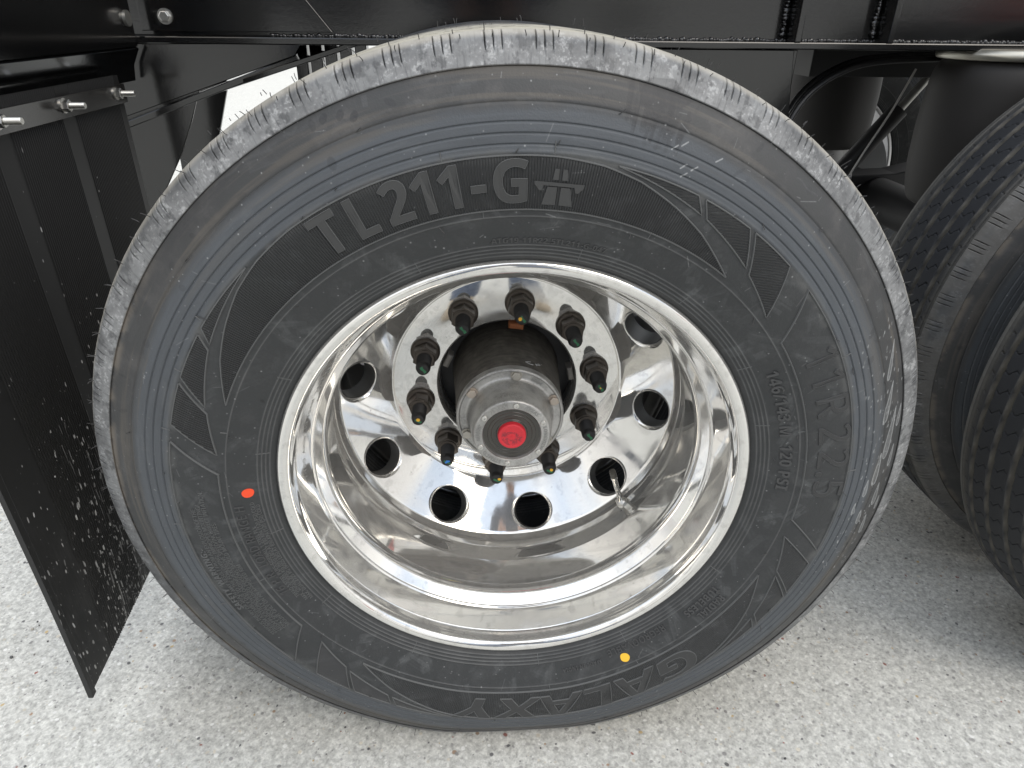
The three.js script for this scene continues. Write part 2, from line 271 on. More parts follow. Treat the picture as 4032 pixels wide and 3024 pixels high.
// rubber: what lies on it is dust, chalky scuffs, scratches and splashes, plus painted sky sheen and crest highlights
function strokesLayer(S, draw) { const c = document.createElement('canvas'); c.width = c.height = S; const x = c.getContext('2d'); x.fillStyle = '#000'; x.fillRect(0, 0, S, S); draw(x, S); return x.getImageData(0, 0, S, S).data; }
function wallTexture(S, mainTyre) {
  const toPx = (r, t) => [(0.5 + r * Math.sin(t) / UVW) * S, (0.5 - r * Math.cos(t) / UVW) * S];
  const marks = strokesLayer(S, (x) => {
    x.lineCap = 'round'; const px = S / 2048;
    const line = (r0, t0, r1, t1, w, a) => { x.strokeStyle = 'rgba(255,255,255,' + a + ')'; x.lineWidth = w * px; x.beginPath(); x.moveTo(...toPx(r0, t0)); x.lineTo(...toPx(r1, t1)); x.stroke(); };
    for (let i = 0; i < 130; i++) { const r = rr(0.33, 0.486), t = rr(0, 6.28), a = rr(0, 6.28), l = Math.pow(rnd(), 2) * 0.018 + 0.004; line(r, t, r + l * Math.cos(a), t + l * Math.sin(a) / r, rr(0.7, 1.8), rr(0.1, 0.5)); }
    for (let i = 0; i < 900; i++) { const r = rr(0.32, 0.489), t = rr(0, 6.28); x.fillStyle = 'rgba(255,255,255,' + rr(0.2, 0.75) + ')'; x.beginPath(); x.arc(...toPx(r, t), px * rr(0.6, 1.9), 0, 7); x.fill(); }
    if (mainTyre) {
      for (const [r, t, l, w] of [[0.47, 69, 0.03, 5], [0.462, 76, 0.035, 7], [0.468, 82, 0.045, 10], [0.458, 88, 0.03, 8], [0.478, 86, 0.02, 6], [0.448, 91, 0.016, 6], [0.47, 93, 0.022, 8], [0.482, 79, 0.018, 6], [0.455, 97, 0.014, 7], [0.47, 99, 0.02, 7], [0.44, 95, 0.012, 6], [0.481, 95, 0.014, 5]]) {
        const [cx, cy] = toPx(r, t * D); x.strokeStyle = 'rgba(255,255,255,.85)'; x.fillStyle = 'rgba(255,255,255,.3)'; x.lineWidth = 2.2 * px;
        x.beginPath(); const L = l / UVW * S; x.moveTo(cx, cy - L); x.quadraticCurveTo(cx + w * px * 1.3, cy + L * 0.3, cx + w * px * 0.6, cy + L * 0.55); x.quadraticCurveTo(cx, cy + L * 0.75, cx - w * px * 0.6, cy + L * 0.5); x.quadraticCurveTo(cx - w * px, cy, cx, cy - L); x.fill(); x.stroke();
      }
      for (let i = 0; i < 150; i++) { const t = rr(62, 108) * D, r = rr(0.43, 0.487), [cx, cy] = toPx(r, t); x.fillStyle = 'rgba(255,255,255,' + rr(0.3, 0.9) + ')'; x.beginPath(); x.ellipse(cx, cy, px * rr(0.8, 2), px * rr(1.5, 6), 0, 0, 7); x.fill(); }
      for (const [r, t] of [[0.441, 19.5], [0.447, 20.6], [0.428, 21.5], [0.43, 23], [0.421, 22], [0.447, 25.6]]) line(r, t * D, r + 0.0055, t * D + 0.011, 2.4, 0.9);
    }
  });
  const dark = strokesLayer(S, (x) => {
    const px = S / 2048; x.lineCap = 'round';
    for (let i = 0; i < 60; i++) { const r = rr(0.44, 0.487), t = rr(0, 6.28), [cx, cy] = toPx(r, t); x.fillStyle = 'rgba(255,255,255,' + rr(0.2, 0.6) + ')'; x.beginPath(); x.ellipse(cx, cy, px * rr(2, 9), px * rr(3, 14), rr(0, 3), 0, 7); x.fill(); }
    if (mainTyre) { // wet-looking wiped patch on the upper sidewall
      for (let i = 0; i < 70; i++) { const t = rr(12.5, 20.5) * D, r = rr(0.463, 0.488); x.strokeStyle = 'rgba(255,255,255,' + rr(0.15, 0.5) + ')'; x.lineWidth = rr(2, 12) * px; x.beginPath(); x.moveTo(...toPx(r, t)); x.lineTo(...toPx(r - rr(0.008, 0.03), t)); x.stroke(); }
      x.fillStyle = 'rgba(255,255,255,.6)'; x.beginPath(); for (const [r, t] of [[0.495, 15], [0.487, 13.6], [0.469, 14.2], [0.472, 16.5], [0.476, 19], [0.488, 20.5], [0.499, 17.5]]) x.lineTo(...toPx(r, t * D)); x.fill();
      for (const [r, t] of [[0.478, -21], [0.4725, -19.5], [0.481, -23]]) { x.fillStyle = 'rgba(255,255,255,.7)'; x.beginPath(); x.ellipse(...toPx(r, t * D), 7 * px, 10 * px, 0.4, 0, 7); x.fill(); }
    }
  });
  const smears = strokesLayer(S, (x) => {
    const px = S / 2048; x.lineCap = 'butt';
    for (let i = 0; i < 340; i++) { // handling scuffs: small bundles of parallel rubs, and squarish prints
      const inw = rnd() < 0.8, r = inw ? rr(0.315, 0.41) : rr(0.41, 0.486), t = rr(0, 6.2832), [cx, cy] = toPx(r, t), a = inw ? rr(0, Math.PI) : t + rr(-0.2, 0.2), L = rr(5, 38) * px, n = 2 + Math.floor(rnd() * 6), al = rr(0.05, 0.2) * (inw ? 1 : 0.6);
      for (let k = 0; k < n; k++) { const ox = rr(-14, 14) * px, oy = rr(-14, 14) * px; x.strokeStyle = 'rgba(255,255,255,' + al * rr(0.4, 1) + ')'; x.lineWidth = rr(2, 13) * px; x.beginPath(); x.moveTo(cx + ox - L * Math.cos(a), cy + oy - L * Math.sin(a)); x.quadraticCurveTo(cx + ox + rr(-5, 5), cy + oy + rr(-5, 5), cx + ox + L * Math.cos(a), cy + oy + L * Math.sin(a)); x.stroke(); }
      if (i % 4 === 0) { x.save(); x.translate(cx, cy); x.rotate(a); x.fillStyle = 'rgba(255,255,255,' + rr(0.06, 0.26) + ')'; x.fillRect(-rr(5, 16) * px, -rr(4, 11) * px, rr(10, 34) * px, rr(8, 24) * px); x.restore(); }
    }
    for (let i = 0; i < 90; i++) { const r = rr(0.415, 0.487), t = rr(0, 6.2832), sw = rr(0.02, 0.14); x.strokeStyle = 'rgba(255,255,255,' + rr(0.04, 0.2) + ')'; x.lineWidth = rr(1, 7) * px; x.beginPath(); for (let k = 0; k <= 8; k++) x.lineTo(...toPx(r + 0.0012 * Math.sin(k), t + sw * k / 8)); x.stroke(); }
  });
  return tex(S, S, (u, v, o, X, Y) => {
    const x = (u - 0.5) * UVW, y = (v - 0.5) * UVW, r = Math.hypot(x, y), t = Math.atan2(x, y); if (r < 0.29 || r > 0.53) { o[0] = o[1] = o[2] = 0.03; return; }
    const mi = ((S - 1 - Y) * S + X) * 4, mk = marks[mi] / 255, dk = dark[mi] / 255, sm = smears[mi] / 255;
    const na = smp(NA, x * 1.7 + 0.1, y * 1.7), nb = smp(NB, x * 2.6, y * 2.6), nc = smp(NC, x * 2.9, y * 2.9), ring = smp(NB, t * 0.16, r * 9), arcs = smp(NC, t * 0.08, r * 3.5);
    let R = 0.0235, G = 0.0252, B = 0.0268;
    const mixTo = (c, k) => { R = lerp(R, c[0], k); G = lerp(G, c[1], k); B = lerp(B, c[2], k); };
    const zone = smooth(0.449, 0.462, r + 0.006 * (nb - 0.5)), mid = smooth(0.4115, 0.416, r) * (1 - zone);
    mixTo([0.075, 0.084, 0.095], mid * (0.74 + 0.25 * (na - 0.5) + 0.35 * (arcs - 0.5)));                       // bloom on the smooth ribs, with bluish sky sheen painted in
    mixTo([0.066, 0.064, 0.062], zone * (0.30 + 0.5 * smooth(0.45, 0.8, nb) * (0.4 + nc)));                   // dust on the outer wall
    mixTo([0.075, 0.078, 0.078], (1 - zone) * (1 - mid) * (0.10 + 0.16 * smooth(0.45, 0.7, nb * 0.6 + nc * 0.4)));
    mixTo([0.15, 0.158, 0.16], clamp(sm * (0.3 + 1.0 * nc)) * 0.7);                                             // smears and prints
    mixTo([0.085, 0.087, 0.086], smooth(0.402, 0.412, r) * (1 - smooth(0.413, 0.421, r)) * 0.8 * smooth(0.35, 0.7, nb));
    for (const g of [0.352, 0.3055, 0.3098, 0.3142, 0.3188]) mixTo([0.11, 0.112, 0.112], 0.6 * smooth(0.0011, 0.0005, Math.abs(r - g)) * (0.3 + nb));   // highlights on the rib crests, painted into the colour
    mixTo([0.115, 0.099, 0.078], 0.36 * smooth(0.52, 0.74, ring) * smooth(0.42, 0.46, r));
    mixTo([0.012, 0.0125, 0.015], 0.75 * dk * (0.6 + 0.6 * nc) * (r < 0.489 ? 1 : 0.7));
    mixTo([0.40, 0.41, 0.41], 0.75 * mk * (0.5 + 0.7 * nc));
    // a worn tan line just inside the shoulder on the rear side
    mixTo([0.17, 0.145, 0.115], 0.55 * smooth(0.478, 0.486, r) * smooth(-48, -62, t / D) * smooth(-150, -120, t / D) * smooth(0.3, 0.6, nb));
    const sh = smooth(0.4892, 0.4902, r); // chalky concrete scuff on the shoulder
    if (sh > 0) {
      const td = t / D, amt = mainTyre ? 0.30 + 0.62 * smooth(-112, -70, td) * smooth(140, 108, td) : 0.22;
      const p1 = smp(NA, t * 1.9, r * 6.1), p2 = smp(NB, t * 2.3, r * 7 + 0.4), p3 = smp(NC, t * 1.5, r * 3);
      const k = clamp(amt * (0.42 + 1.9 * (p1 * 0.5 + p2 * 0.5 - 0.42)) * (0.65 + 0.7 * p3) + 0.0), hi = amt * smooth(0.56, 0.66, p2 * 0.45 + p3 * 0.55);
      const b = sh; R = lerp(R, lerp(0.055, 0.255, k), b); G = lerp(G, lerp(0.0565, 0.258, k), b); B = lerp(B, lerp(0.058, 0.258, k), b);
      const st = smp(NC, t * 1.9, r * 0.35), pl = smooth(0.56, 0.64, smp(NB, t * 1.7 + 0.3, r * 3.1));
      mixTo([0.46, 0.465, 0.46], 0.5 * hi * b * (0.4 + st)); mixTo([0.20, 0.205, 0.205], b * amt * 0.7 * pl);            // chalk flecks, rubbed smooth patches
      mixTo([0.05, 0.051, 0.053], b * 0.7 * smooth(0.6, 0.7, smp(NB, t * 3.1 + 0.7, r * 5.3)) * (0.4 + st)); mixTo([0.07, 0.071, 0.073], b * 0.45 * smooth(0.55, 0.75, st));
      mixTo([0.012, 0.0125, 0.015], 0.5 * dk * b); mixTo([0.44, 0.41, 0.345], amt * 0.6 * smooth(0.512, 0.518, r));
      if (!mainTyre) mixTo([0.11, 0.102, 0.09], 0.45 * smooth(0.35, 0.6, p1));
    }
    o[0] = R; o[1] = G; o[2] = B;
  }, true, false);
}
const rubberBump = tex(512, 512, (u, v, o) => { o[0] = o[1] = o[2] = smp(NC, u, v) * 0.6 + smp(NB, u * 2, v * 2) * 0.4; }, false); rubberBump.repeat.set(6, 6);
const wallMain = std([1, 1, 1], 0.56, 0, { map: wallTexture(2048, true), bumpMap: rubberBump, bumpScale: 0.00035 });
const wallOther = std([1, 1, 1], 0.6, 0, { map: wallTexture(1024, false), bumpMap: rubberBump, bumpScale: 0.00035 });
const treadTex = (dusty) => tex(1024, 512, (u, v, o) => {
  const z = (v - 0.5) * 0.2, s = u * 0.4, n = smp(NB, u * 2, v), f = smp(NC, u * 2, v), a = smp(NA, u, v * 0.6); let d = 1; for (const g of TG) d = Math.min(d, Math.abs(z - g) / 0.0062);
  const groove = smooth(1, 0.7, d), edge = smooth(0.066, 0.088, Math.abs(z)), k = clamp(groove * (0.75 + 0.5 * (n - 0.5)) + edge * (0.45 + dusty) * (0.6 + 0.9 * (n - 0.3)) + dusty * smooth(0.3, 0.62, n * 0.5 + a * 0.5) + (dusty ? 0.16 : 0.05) * smooth(0.5, 0.8, f));
  o[0] = lerp(0.020, dusty ? 0.38 : 0.15, k); o[1] = lerp(0.022, dusty ? 0.36 : 0.14, k); o[2] = lerp(0.026, dusty ? 0.30 : 0.118, k);
});
const treadMain = std([1, 1, 1], 0.75, 0, { map: treadTex(0.85) }), treadOther = std([1, 1, 1], 0.7, 0, { map: treadTex(0) });
const rubber = std([0.055, 0.056, 0.057], 0.5), rubberRib = std([0.029, 0.030, 0.0305], 0.5), rubberHighlight = std([0.095, 0.098, 0.098], 0.6), rubberWall = std([0.034, 0.035, 0.036], 0.5), spewMat = std([0.045, 0.045, 0.045], 0.6);  // lightest tone paints highlights on raised edges; lettering tone is lifted likewise

function buildTyre(wheel, { fine, wall, tread, treadG }) {
  const t = new THREE.Group(); t.name = 'tyre'; t.position.y = HUB; wheel.add(t);
  obj('sidewall', fine ? wallFine : wallPlain, wall, t); obj('shoulder', shoulderFine, wall, t);
  obj('tread', treadG, tread, t); obj('sidewall', wallBack, wallOther, t); obj('shoulder', shoulderBack, wallOther, t);
  return t;
}
// ---------------------------------------------------------------- relief on the tyre wall
function ridge(path, w, h, out) {                         // path: [r, theta in degrees], a low triangular rib
  const pts = []; for (let i = 0; i < path.length - 1; i++) { const [r0, a0] = path[i], [r1, a1] = path[i + 1], n = Math.max(2, Math.ceil(Math.hypot(r1 - r0, (a1 - a0) * D * r0) / 0.005)); for (let k = i ? 1 : 0; k <= n; k++) pts.push([lerp(r0, r1, k / n), lerp(a0, a1, k / n) * D]); }
  const flat = pts.map(([r, t]) => [r * Math.sin(t), r * Math.cos(t)]), P = [];
  flat.forEach((p, i) => {
    const a = flat[Math.max(0, i - 1)], b = flat[Math.min(flat.length - 1, i + 1)], l = Math.hypot(b[0] - a[0], b[1] - a[1]) || 1, nx = -(b[1] - a[1]) / l * w / 2, ny = (b[0] - a[0]) / l * w / 2;
    const at = (x, y, e) => onWall(Math.hypot(x, y), Math.atan2(x, y), e);
    P.push([at(p[0] + nx, p[1] + ny, -0.0002), at(p[0] + nx * 0.35, p[1] + ny * 0.35, h), at(p[0] - nx * 0.35, p[1] - ny * 0.35, h), at(p[0] - nx, p[1] - ny, -0.0002)]);
  });
  for (let i = 0; i < P.length - 1; i++) for (let k = 0; k < 3; k++) out.push(...P[i][k], ...P[i][k + 1], ...P[i + 1][k], ...P[i][k + 1], ...P[i + 1][k + 1], ...P[i + 1][k]);
}
function fromTris(out) { const g = new THREE.BufferGeometry(); g.setAttribute('position', new THREE.Float32BufferAttribute(out, 3)); g.computeVertexNormals(); return plain(g); }
function hatch(poly, pitch, dirDeg, out, w = 0.0011, h = 0.0008) {   // fine ribs across a polygon of [r, theta]
  const pts = []; poly.forEach(([r0, a0], i) => { const [r1, a1] = poly[(i + 1) % poly.length]; for (let k = 0; k < 8; k++) { const r = lerp(r0, r1, k / 8), a = lerp(a0, a1, k / 8) * D; pts.push([r * Math.sin(a), r * Math.cos(a)]); } });
  const c = Math.cos(dirDeg * D), s = Math.sin(dirDeg * D), rot = pts.map(([x, y]) => [x * c + y * s, -x * s + y * c]);
  const lo = Math.min(...rot.map((p) => p[1])), hi = Math.max(...rot.map((p) => p[1]));
  for (let y = lo + pitch / 2; y < hi; y += pitch) {
    const xs = []; rot.forEach((p, i) => { const q = rot[(i + 1) % rot.length]; if ((p[1] > y) !== (q[1] > y)) xs.push(p[0] + (y - p[1]) / (q[1] - p[1]) * (q[0] - p[0])); }); xs.sort((a, b) => a - b);
    for (let k = 0; k + 1 < xs.length; k += 2) { const e = (x) => { const X = x * c - y * s, Y = x * s + y * c; return [Math.hypot(X, Y), Math.atan2(X, Y) / D]; }; if (xs[k + 1] - xs[k] > 0.002) ridge([e(xs[k] + 0.0004), e(xs[k + 1] - 0.0004)], w, h, out); }
  }
}
function arcText(text, r0, size, centreDeg, { h = 0.0016, f = font, stretch = 1, track = 0, lean = 0, rot = 0 } = {}) {   // raised lettering, tops outward, read clockwise
  const geos = []; let x = 0; const adv = [];
  for (const ch of text) { const gl = f.data.glyphs[ch] ?? f.data.glyphs['?'], a = gl.ha * size / f.data.resolution * stretch + track; adv.push([ch, x, a]); x += a; }
  for (const [ch, at, a] of adv) {
    if (ch === ' ') continue;
    const g = plain(new THREE.ExtrudeGeometry(f.generateShapes(ch, size), { depth: h + 0.0006, bevelEnabled: size > 0.02, bevelThickness: 0.0004, bevelSize: 0.0004, bevelOffset: -0.0004, bevelSegments: 1, curveSegments: size > 0.01 ? 8 : 3 }));
    const p = g.attributes.position;
    for (let i = 0; i < p.count; i++) { const r = r0 + p.getY(i), t = centreDeg * D + (at - x / 2 + p.getX(i) * stretch + lean * p.getY(i)) / (r0 + size * 0.36); p.setXYZ(i, ...onWall(r, t, p.getZ(i) - 0.0006)); }
    g.computeVertexNormals(); geos.push(g);
  }
  return mergeGeometries(geos);
}
function outlineText(list, r0, size, f, { stretch = 1, lean = 0, w = 0.0014, h = 0.0013, inset = 0 }) {   // letters drawn by their raised edges
  const out = [];
  for (const [ch, a0] of list) { const adv = f.data.glyphs[ch].ha * size / f.data.resolution * stretch; for (const s of f.generateShapes(ch, size)) { const q = s.extractPoints(8); for (const c of [q.shape, ...q.holes]) { const path = c.map((p) => [r0 + p.y, a0 + (p.x * stretch - adv / 2 + lean * p.y) / (r0 + size * 0.36) / D]); ridge([...path, path[0]], w, h, out); } } }
  return fromTris(out);
}
function mirrorSet(set) { return set.map(([r, a]) => [r, -29 - a]); }
const spin = (set, d) => set.map(([r, a]) => [r, a + d]);
// ---------------------------------------------------------------- wheel (rim, hub, nuts)
const LUG = 10, LUG0 = 8.0, PCD = 0.142875, HOLE0 = 61.8;
const discFront = roundOff([[0.1095, -0.1665], [0.1125, -0.1582, 0.002], [0.182, -0.1578, 0.001], [0.1838, -0.1588, 0.0008], [0.1856, -0.1584, 0.001], [0.190, -0.1545, 0.004], [0.222, -0.1282, 0.03], [0.2585, -0.0978, 0.003], [0.2625, -0.092]]);
const discBack = [[0.2625, -0.092], [0.285, -0.108], [0.255, -0.125], [0.215, -0.172], [0.196, -0.185], [0.1095, -0.185], [0.1095, -0.1665]];
function discGeometry() {
  const g = revolve([...discFront, ...discBack.slice(1)], 240, { crease: 0.6, uv: (r, t) => [t / (2 * Math.PI), r * 2] });
  const ev = new Evaluator(); ev.attributes = ['position', 'normal', 'uv']; ev.useGroups = false;
  let b = new Brush(g); b.updateMatrixWorld();
  for (let k = 0; k < 10; k++) {
    const a = (HOLE0 + 36 * k) * D, nr = -0.63, nz = 0.777, prof = roundOff([[0.0001, 0.06], [0.038, 0.06], [0.041, 0.0044, 0], [0.0316, 0.0], [0.0302, -0.0022], [0.0302, -0.08], [0.0001, -0.08]]);
    const c = new THREE.LatheGeometry(prof.map(([r, z]) => new THREE.Vector2(r, z)).reverse(), 48); c.computeVertexNormals();
    // the lathe's own y axis points along the face normal of the disc there
    c.applyQuaternion(new THREE.Quaternion().setFromUnitVectors(V(0, 1, 0), V(nr * Math.sin(a), nr * Math.cos(a), nz).normalize())); c.translate(0.2325 * Math.sin(a), 0.2325 * Math.cos(a), -0.1199);
    const cb = new Brush(plain(c)); cb.updateMatrixWorld(); b = ev.evaluate(b, cb, SUBTRACTION); b.updateMatrixWorld();
  }
  return b.geometry;
}
const rimProfile = roundOff([[0.2585, -0.0985], [0.2655, -0.0855, 0.005], [0.2665, -0.066, 0.006], [0.2595, -0.036, 0.003], [0.2572, -0.030, 0.001], [0.2566, -0.0275, 0.001], [0.2550, -0.0262, 0.001], [0.2530, 0.030, 0.001], [0.2522, 0.0315, 0.0008], [0.2526, 0.0345, 0.0008], [0.2525, 0.040, 0.003], [0.2545, 0.0475, 0.004], [0.2650, 0.0618, 0.002], [0.2656, 0.0640, 0.0008], [0.2672, 0.0652, 0.0008], [0.2687, 0.0695, 0.002], [0.2793, 0.0970, 0.001], [0.2800, 0.0982, 0.0006], [0.2797, 0.1000, 0.0006], [0.2815, 0.1055, 0.003], [0.2838, 0.1165, 0.003], [0.2885, 0.1205, 0.004], [0.2955, 0.1215, 0.004], [0.2988, 0.1175, 0.003], [0.2988, 0.106, 0.001], [0.2935, 0.1045]]);
const rimBackProfile = roundOff([[0.2935, 0.1045], [0.2865, 0.100, 0.004], [0.276, 0.062, 0.003], [0.262, 0.042, 0.006], [0.262, -0.03, 0.006], [0.282, -0.10, 0.004], [0.2905, -0.1045, 0.003], [0.2985, -0.107, 0.002], [0.2985, -0.118, 0.002], [0.293, -0.1205, 0.002], [0.2865, -0.116, 0.003], [0.270, -0.103, 0.003], [0.2585, -0.0985]]);
const rimFront = revolve(rimProfile, 320, { crease: 0.7, uv: (r, t, z, l) => [t / (2 * Math.PI) * 2, l * 2.5] }), rimBack = revolve(rimBackProfile, 96, { uv: (r, t, z, l) => [t / 6.283, l] });
const hexNut = (af, h, ch = 0.0016) => { const r = af / Math.sqrt(3), s = new THREE.Shape(); for (let i = 0; i < 6; i++) { const a = i * Math.PI / 3; s.lineTo === undefined; i ? s.lineTo(r * Math.cos(a), r * Math.sin(a)) : s.moveTo(r * Math.cos(a), r * Math.sin(a)); } s.closePath(); const g = new THREE.ExtrudeGeometry(s, { depth: h - ch, bevelEnabled: true, bevelThickness: ch, bevelSize: ch, bevelOffset: -ch, bevelSegments: 2 }); return plain(g); };

function buildHub(w) {
  const hub = new THREE.Group(); hub.name = 'hub'; hub.position.y = HUB; w.add(hub);
  obj('hub_barrel', revolve(roundOff([[0.0905, -0.235], [0.0868, -0.18, 0.02], [0.0825, -0.12, 0.01], [0.0812, -0.07, 0.006], [0.0795, -0.0635, 0.003], [0.07, -0.0625]].reverse()), 120, { uv: (r, t, z, l) => [t / 6.283, l * 6] }), grime, hub);
  obj('hub_flange', revolve([[0.165, -0.212], [0.089, -0.212]].reverse(), 72), ironBlack, hub);
  const pad = (a) => { const g = plain(bevelBox(-0.0115, 0.0115, 0, 0.0092, -0.178, -0.1535, 0.003)); g.translate(0, 0.0992, 0); g.rotateZ(-a * D); return g; };
  for (let k = 0; k < 5; k++) obj('pilot_pad', pad(LUG0 + 72 * k), k ? std([0.19, 0.18, 0.165], 0.6, 0.4) : std([0.26, 0.085, 0.028], 0.75, 0, { map: tex(64, 64, (u, v, o) => { const n = smp(NB, u * 0.3, v * 0.3); o[0] = o[1] = o[2] = 0.5 + n; if (v > 0.6) { o[1] = 1; o[2] = 1; } }) }), hub, k ? undefined : { label: 'rusty orange pad at the top of the hub' });
  const capMat = castAlloy;
  const cap = obj('hub_cap', [
    revolve(roundOff([[0.0805, -0.0665], [0.0805, -0.0555, 0.0012], [0.0785, -0.0537, 0.001], [0.0765, -0.0537, 0.0008], [0.0755, -0.0563, 0.001], [0.0655, -0.0563, 0.003], [0.0605, -0.050, 0.004], [0.0588, -0.018, 0.006], [0.0562, -0.0065, 0.003], [0.0538, -0.0042, 0.0012], [0.0425, -0.0042, 0.0008], [0.0415, -0.0085]].reverse()), 128, { uv: (r, t, z, l) => [t / 6.2832, l * 5] }),
    ...[0, 1, 2, 3, 4, 5].flatMap((k) => { const a = (7.3 + 60 * k) * D, s = new THREE.Shape(); s.absarc(0, 0, 0.0098, 0, 7, false); const g = plain(new THREE.ExtrudeGeometry(s, { depth: 0.0062, bevelEnabled: true, bevelThickness: 0.0008, bevelSize: 0.0008, bevelSegments: 2, curveSegments: 20 })); g.translate(0.0685 * Math.sin(a), 0.0685 * Math.cos(a), -0.0628); return [g]; }),
  ], capMat, hub);
  for (let k = 0; k < 6; k++) {
    const a = (7.3 + 60 * k) * D, g = hexNut(0.0122, 0.0058, 0.0009); g.rotateZ(rr(0, 1)); g.translate(0.0704 * Math.sin(a), 0.0704 * Math.cos(a), -0.0552);
    const ws = plain(new THREE.CylinderGeometry(0.0088, 0.0088, 0.0016, 24)); ws.rotateX(Math.PI / 2); ws.translate(0.0704 * Math.sin(a), 0.0704 * Math.cos(a), -0.0548);
    obj('cap_bolt', [g, ws], k === 1 || k === 5 ? std([0.48, 0.42, 0.36], 0.5, 0.7) : std([0.42, 0.4, 0.36], 0.45, 0.8), cap);
  }
  for (let k = 0; k < 6; k++) {
    const a = (7.3 + 60 * k) * D, g = revolve(roundOff([[0.0044, -0.0044], [0.0043, -0.0028, 0.0008], [0.0036, -0.0018, 0.0006], [0.0016, -0.0018], [0.0016, -0.0038], [0.0001, -0.0038]].reverse()), 24); g.translate(0.0487 * Math.sin(a), 0.0487 * Math.cos(a), 0.0002); obj('cap_screw', g, zinc, cap);
  }
  const letters = (t, centre, size, r) => { const gs = []; let x = 0, w2 = 0; for (const ch of t) w2 += font.data.glyphs[ch].ha * size / font.data.resolution; for (const ch of t) { const a = font.data.glyphs[ch].ha * size / font.data.resolution; if (ch !== ' ') { const g = plain(new THREE.ExtrudeGeometry(font.generateShapes(ch, size), { depth: 0.0009, bevelEnabled: false, curveSegments: 3 })), p = g.attributes.position; for (let i = 0; i < p.count; i++) { const R = r + p.getY(i), T = centre * D + (x - w2 / 2 + p.getX(i)) / r; p.setXYZ(i, R * Math.sin(T), R * Math.cos(T), -0.0045 + p.getZ(i)); } g.computeVertexNormals(); gs.push(g); } x += a; } return mergeGeometries(gs); };
  obj('raised_lettering', [letters('LONGVIEW', 98, 0.0052, 0.0462), letters('STEMCO', -142, 0.0056, 0.0462), letters('TEXAS', 37, 0.0052, 0.0462), letters('HUBCAP', -84, 0.0048, 0.0462)], std([0.3, 0.3, 0.29], 0.5, 0.8), cap);
  const num = letters('6004', 34, 0.006, 0.0675); num.translate(0, 0, -0.0519); obj('raised_lettering', num, std([0.3, 0.3, 0.29], 0.5, 0.8), cap);
  const win = obj('sight_window', revolve(roundOff([[0.0418, -0.0085], [0.040, -0.0098, 0.001], [0.0352, -0.0098, 0.0005], [0.0346, -0.0092, 0.0004], [0.0338, -0.0098, 0.0005], [0.0303, -0.0098, 0.0005], [0.0297, -0.0092, 0.0004], [0.029, -0.0098, 0.0005], [0.023, -0.0098, 0.001], [0.0215, -0.0075, 0.001], [0.0001, -0.0075]].reverse()), 96), phys([0.03, 0.027, 0.021], 0.22, { clearcoat: 0.6, clearcoatRoughness: 0.25 }), hub);
  obj('red_plug', revolve(roundOff([[0.0206, -0.009], [0.0203, -0.001, 0.001], [0.019, 0.0008, 0.001], [0.0158, 0.0006, 0.0006], [0.0153, 0.0001, 0.0004], [0.0022, 0.0001], [0.0018, 0.0008], [0.0001, 0.0009]].reverse()), 64, { uv: (r, t) => [0.5 + r * Math.sin(t) / 0.05, 0.5 + r * Math.cos(t) / 0.05] }),
    std([1, 1, 1], 0.5, 0, { map: tex(256, 256, (u, v, o) => { const x = u - 0.5, y = v - 0.5, r = Math.hypot(x, y) * 0.05, n = smp(NB, u * 0.8, v * 0.8), f = smp(NC, u * 0.5, v * 0.5), d = smooth(0.46, 0.54, n * 0.5 + f * 0.5) * smooth(0.004, 0.007, r) * smooth(0.0168, 0.013, r) * (y < 0.16 ? 0.8 : 0.1); o[0] = lerp(0.56, 0.11, d); o[1] = lerp(0.022, 0.02, d); o[2] = lerp(0.035, 0.028, d); }, true, false) }), hub);
  // chalk scrawl on the barrel
  const scr = [[[0, 0], [5, 2.5], [10, 2]], [[0, 0], [3.5, -2.5], [7, -4.5]], [[16, -1], [13, -4], [18, -5], [21, -9], [17, -8.5]], [[23, -12.5], [23.5, -12.8]]].map((pl) => tube(pl.map(([x, y]) => { const a = (17 + x * 0.85) * D; return [0.0818 * Math.sin(a), 0.0818 * Math.cos(a), -0.081 + y * 0.0011]; }), 0.0008, 12, 5));
  obj('chalk_mark', scr.map(plain), std([0.35, 0.35, 0.34], 0.9), hub);
  return hub;
}
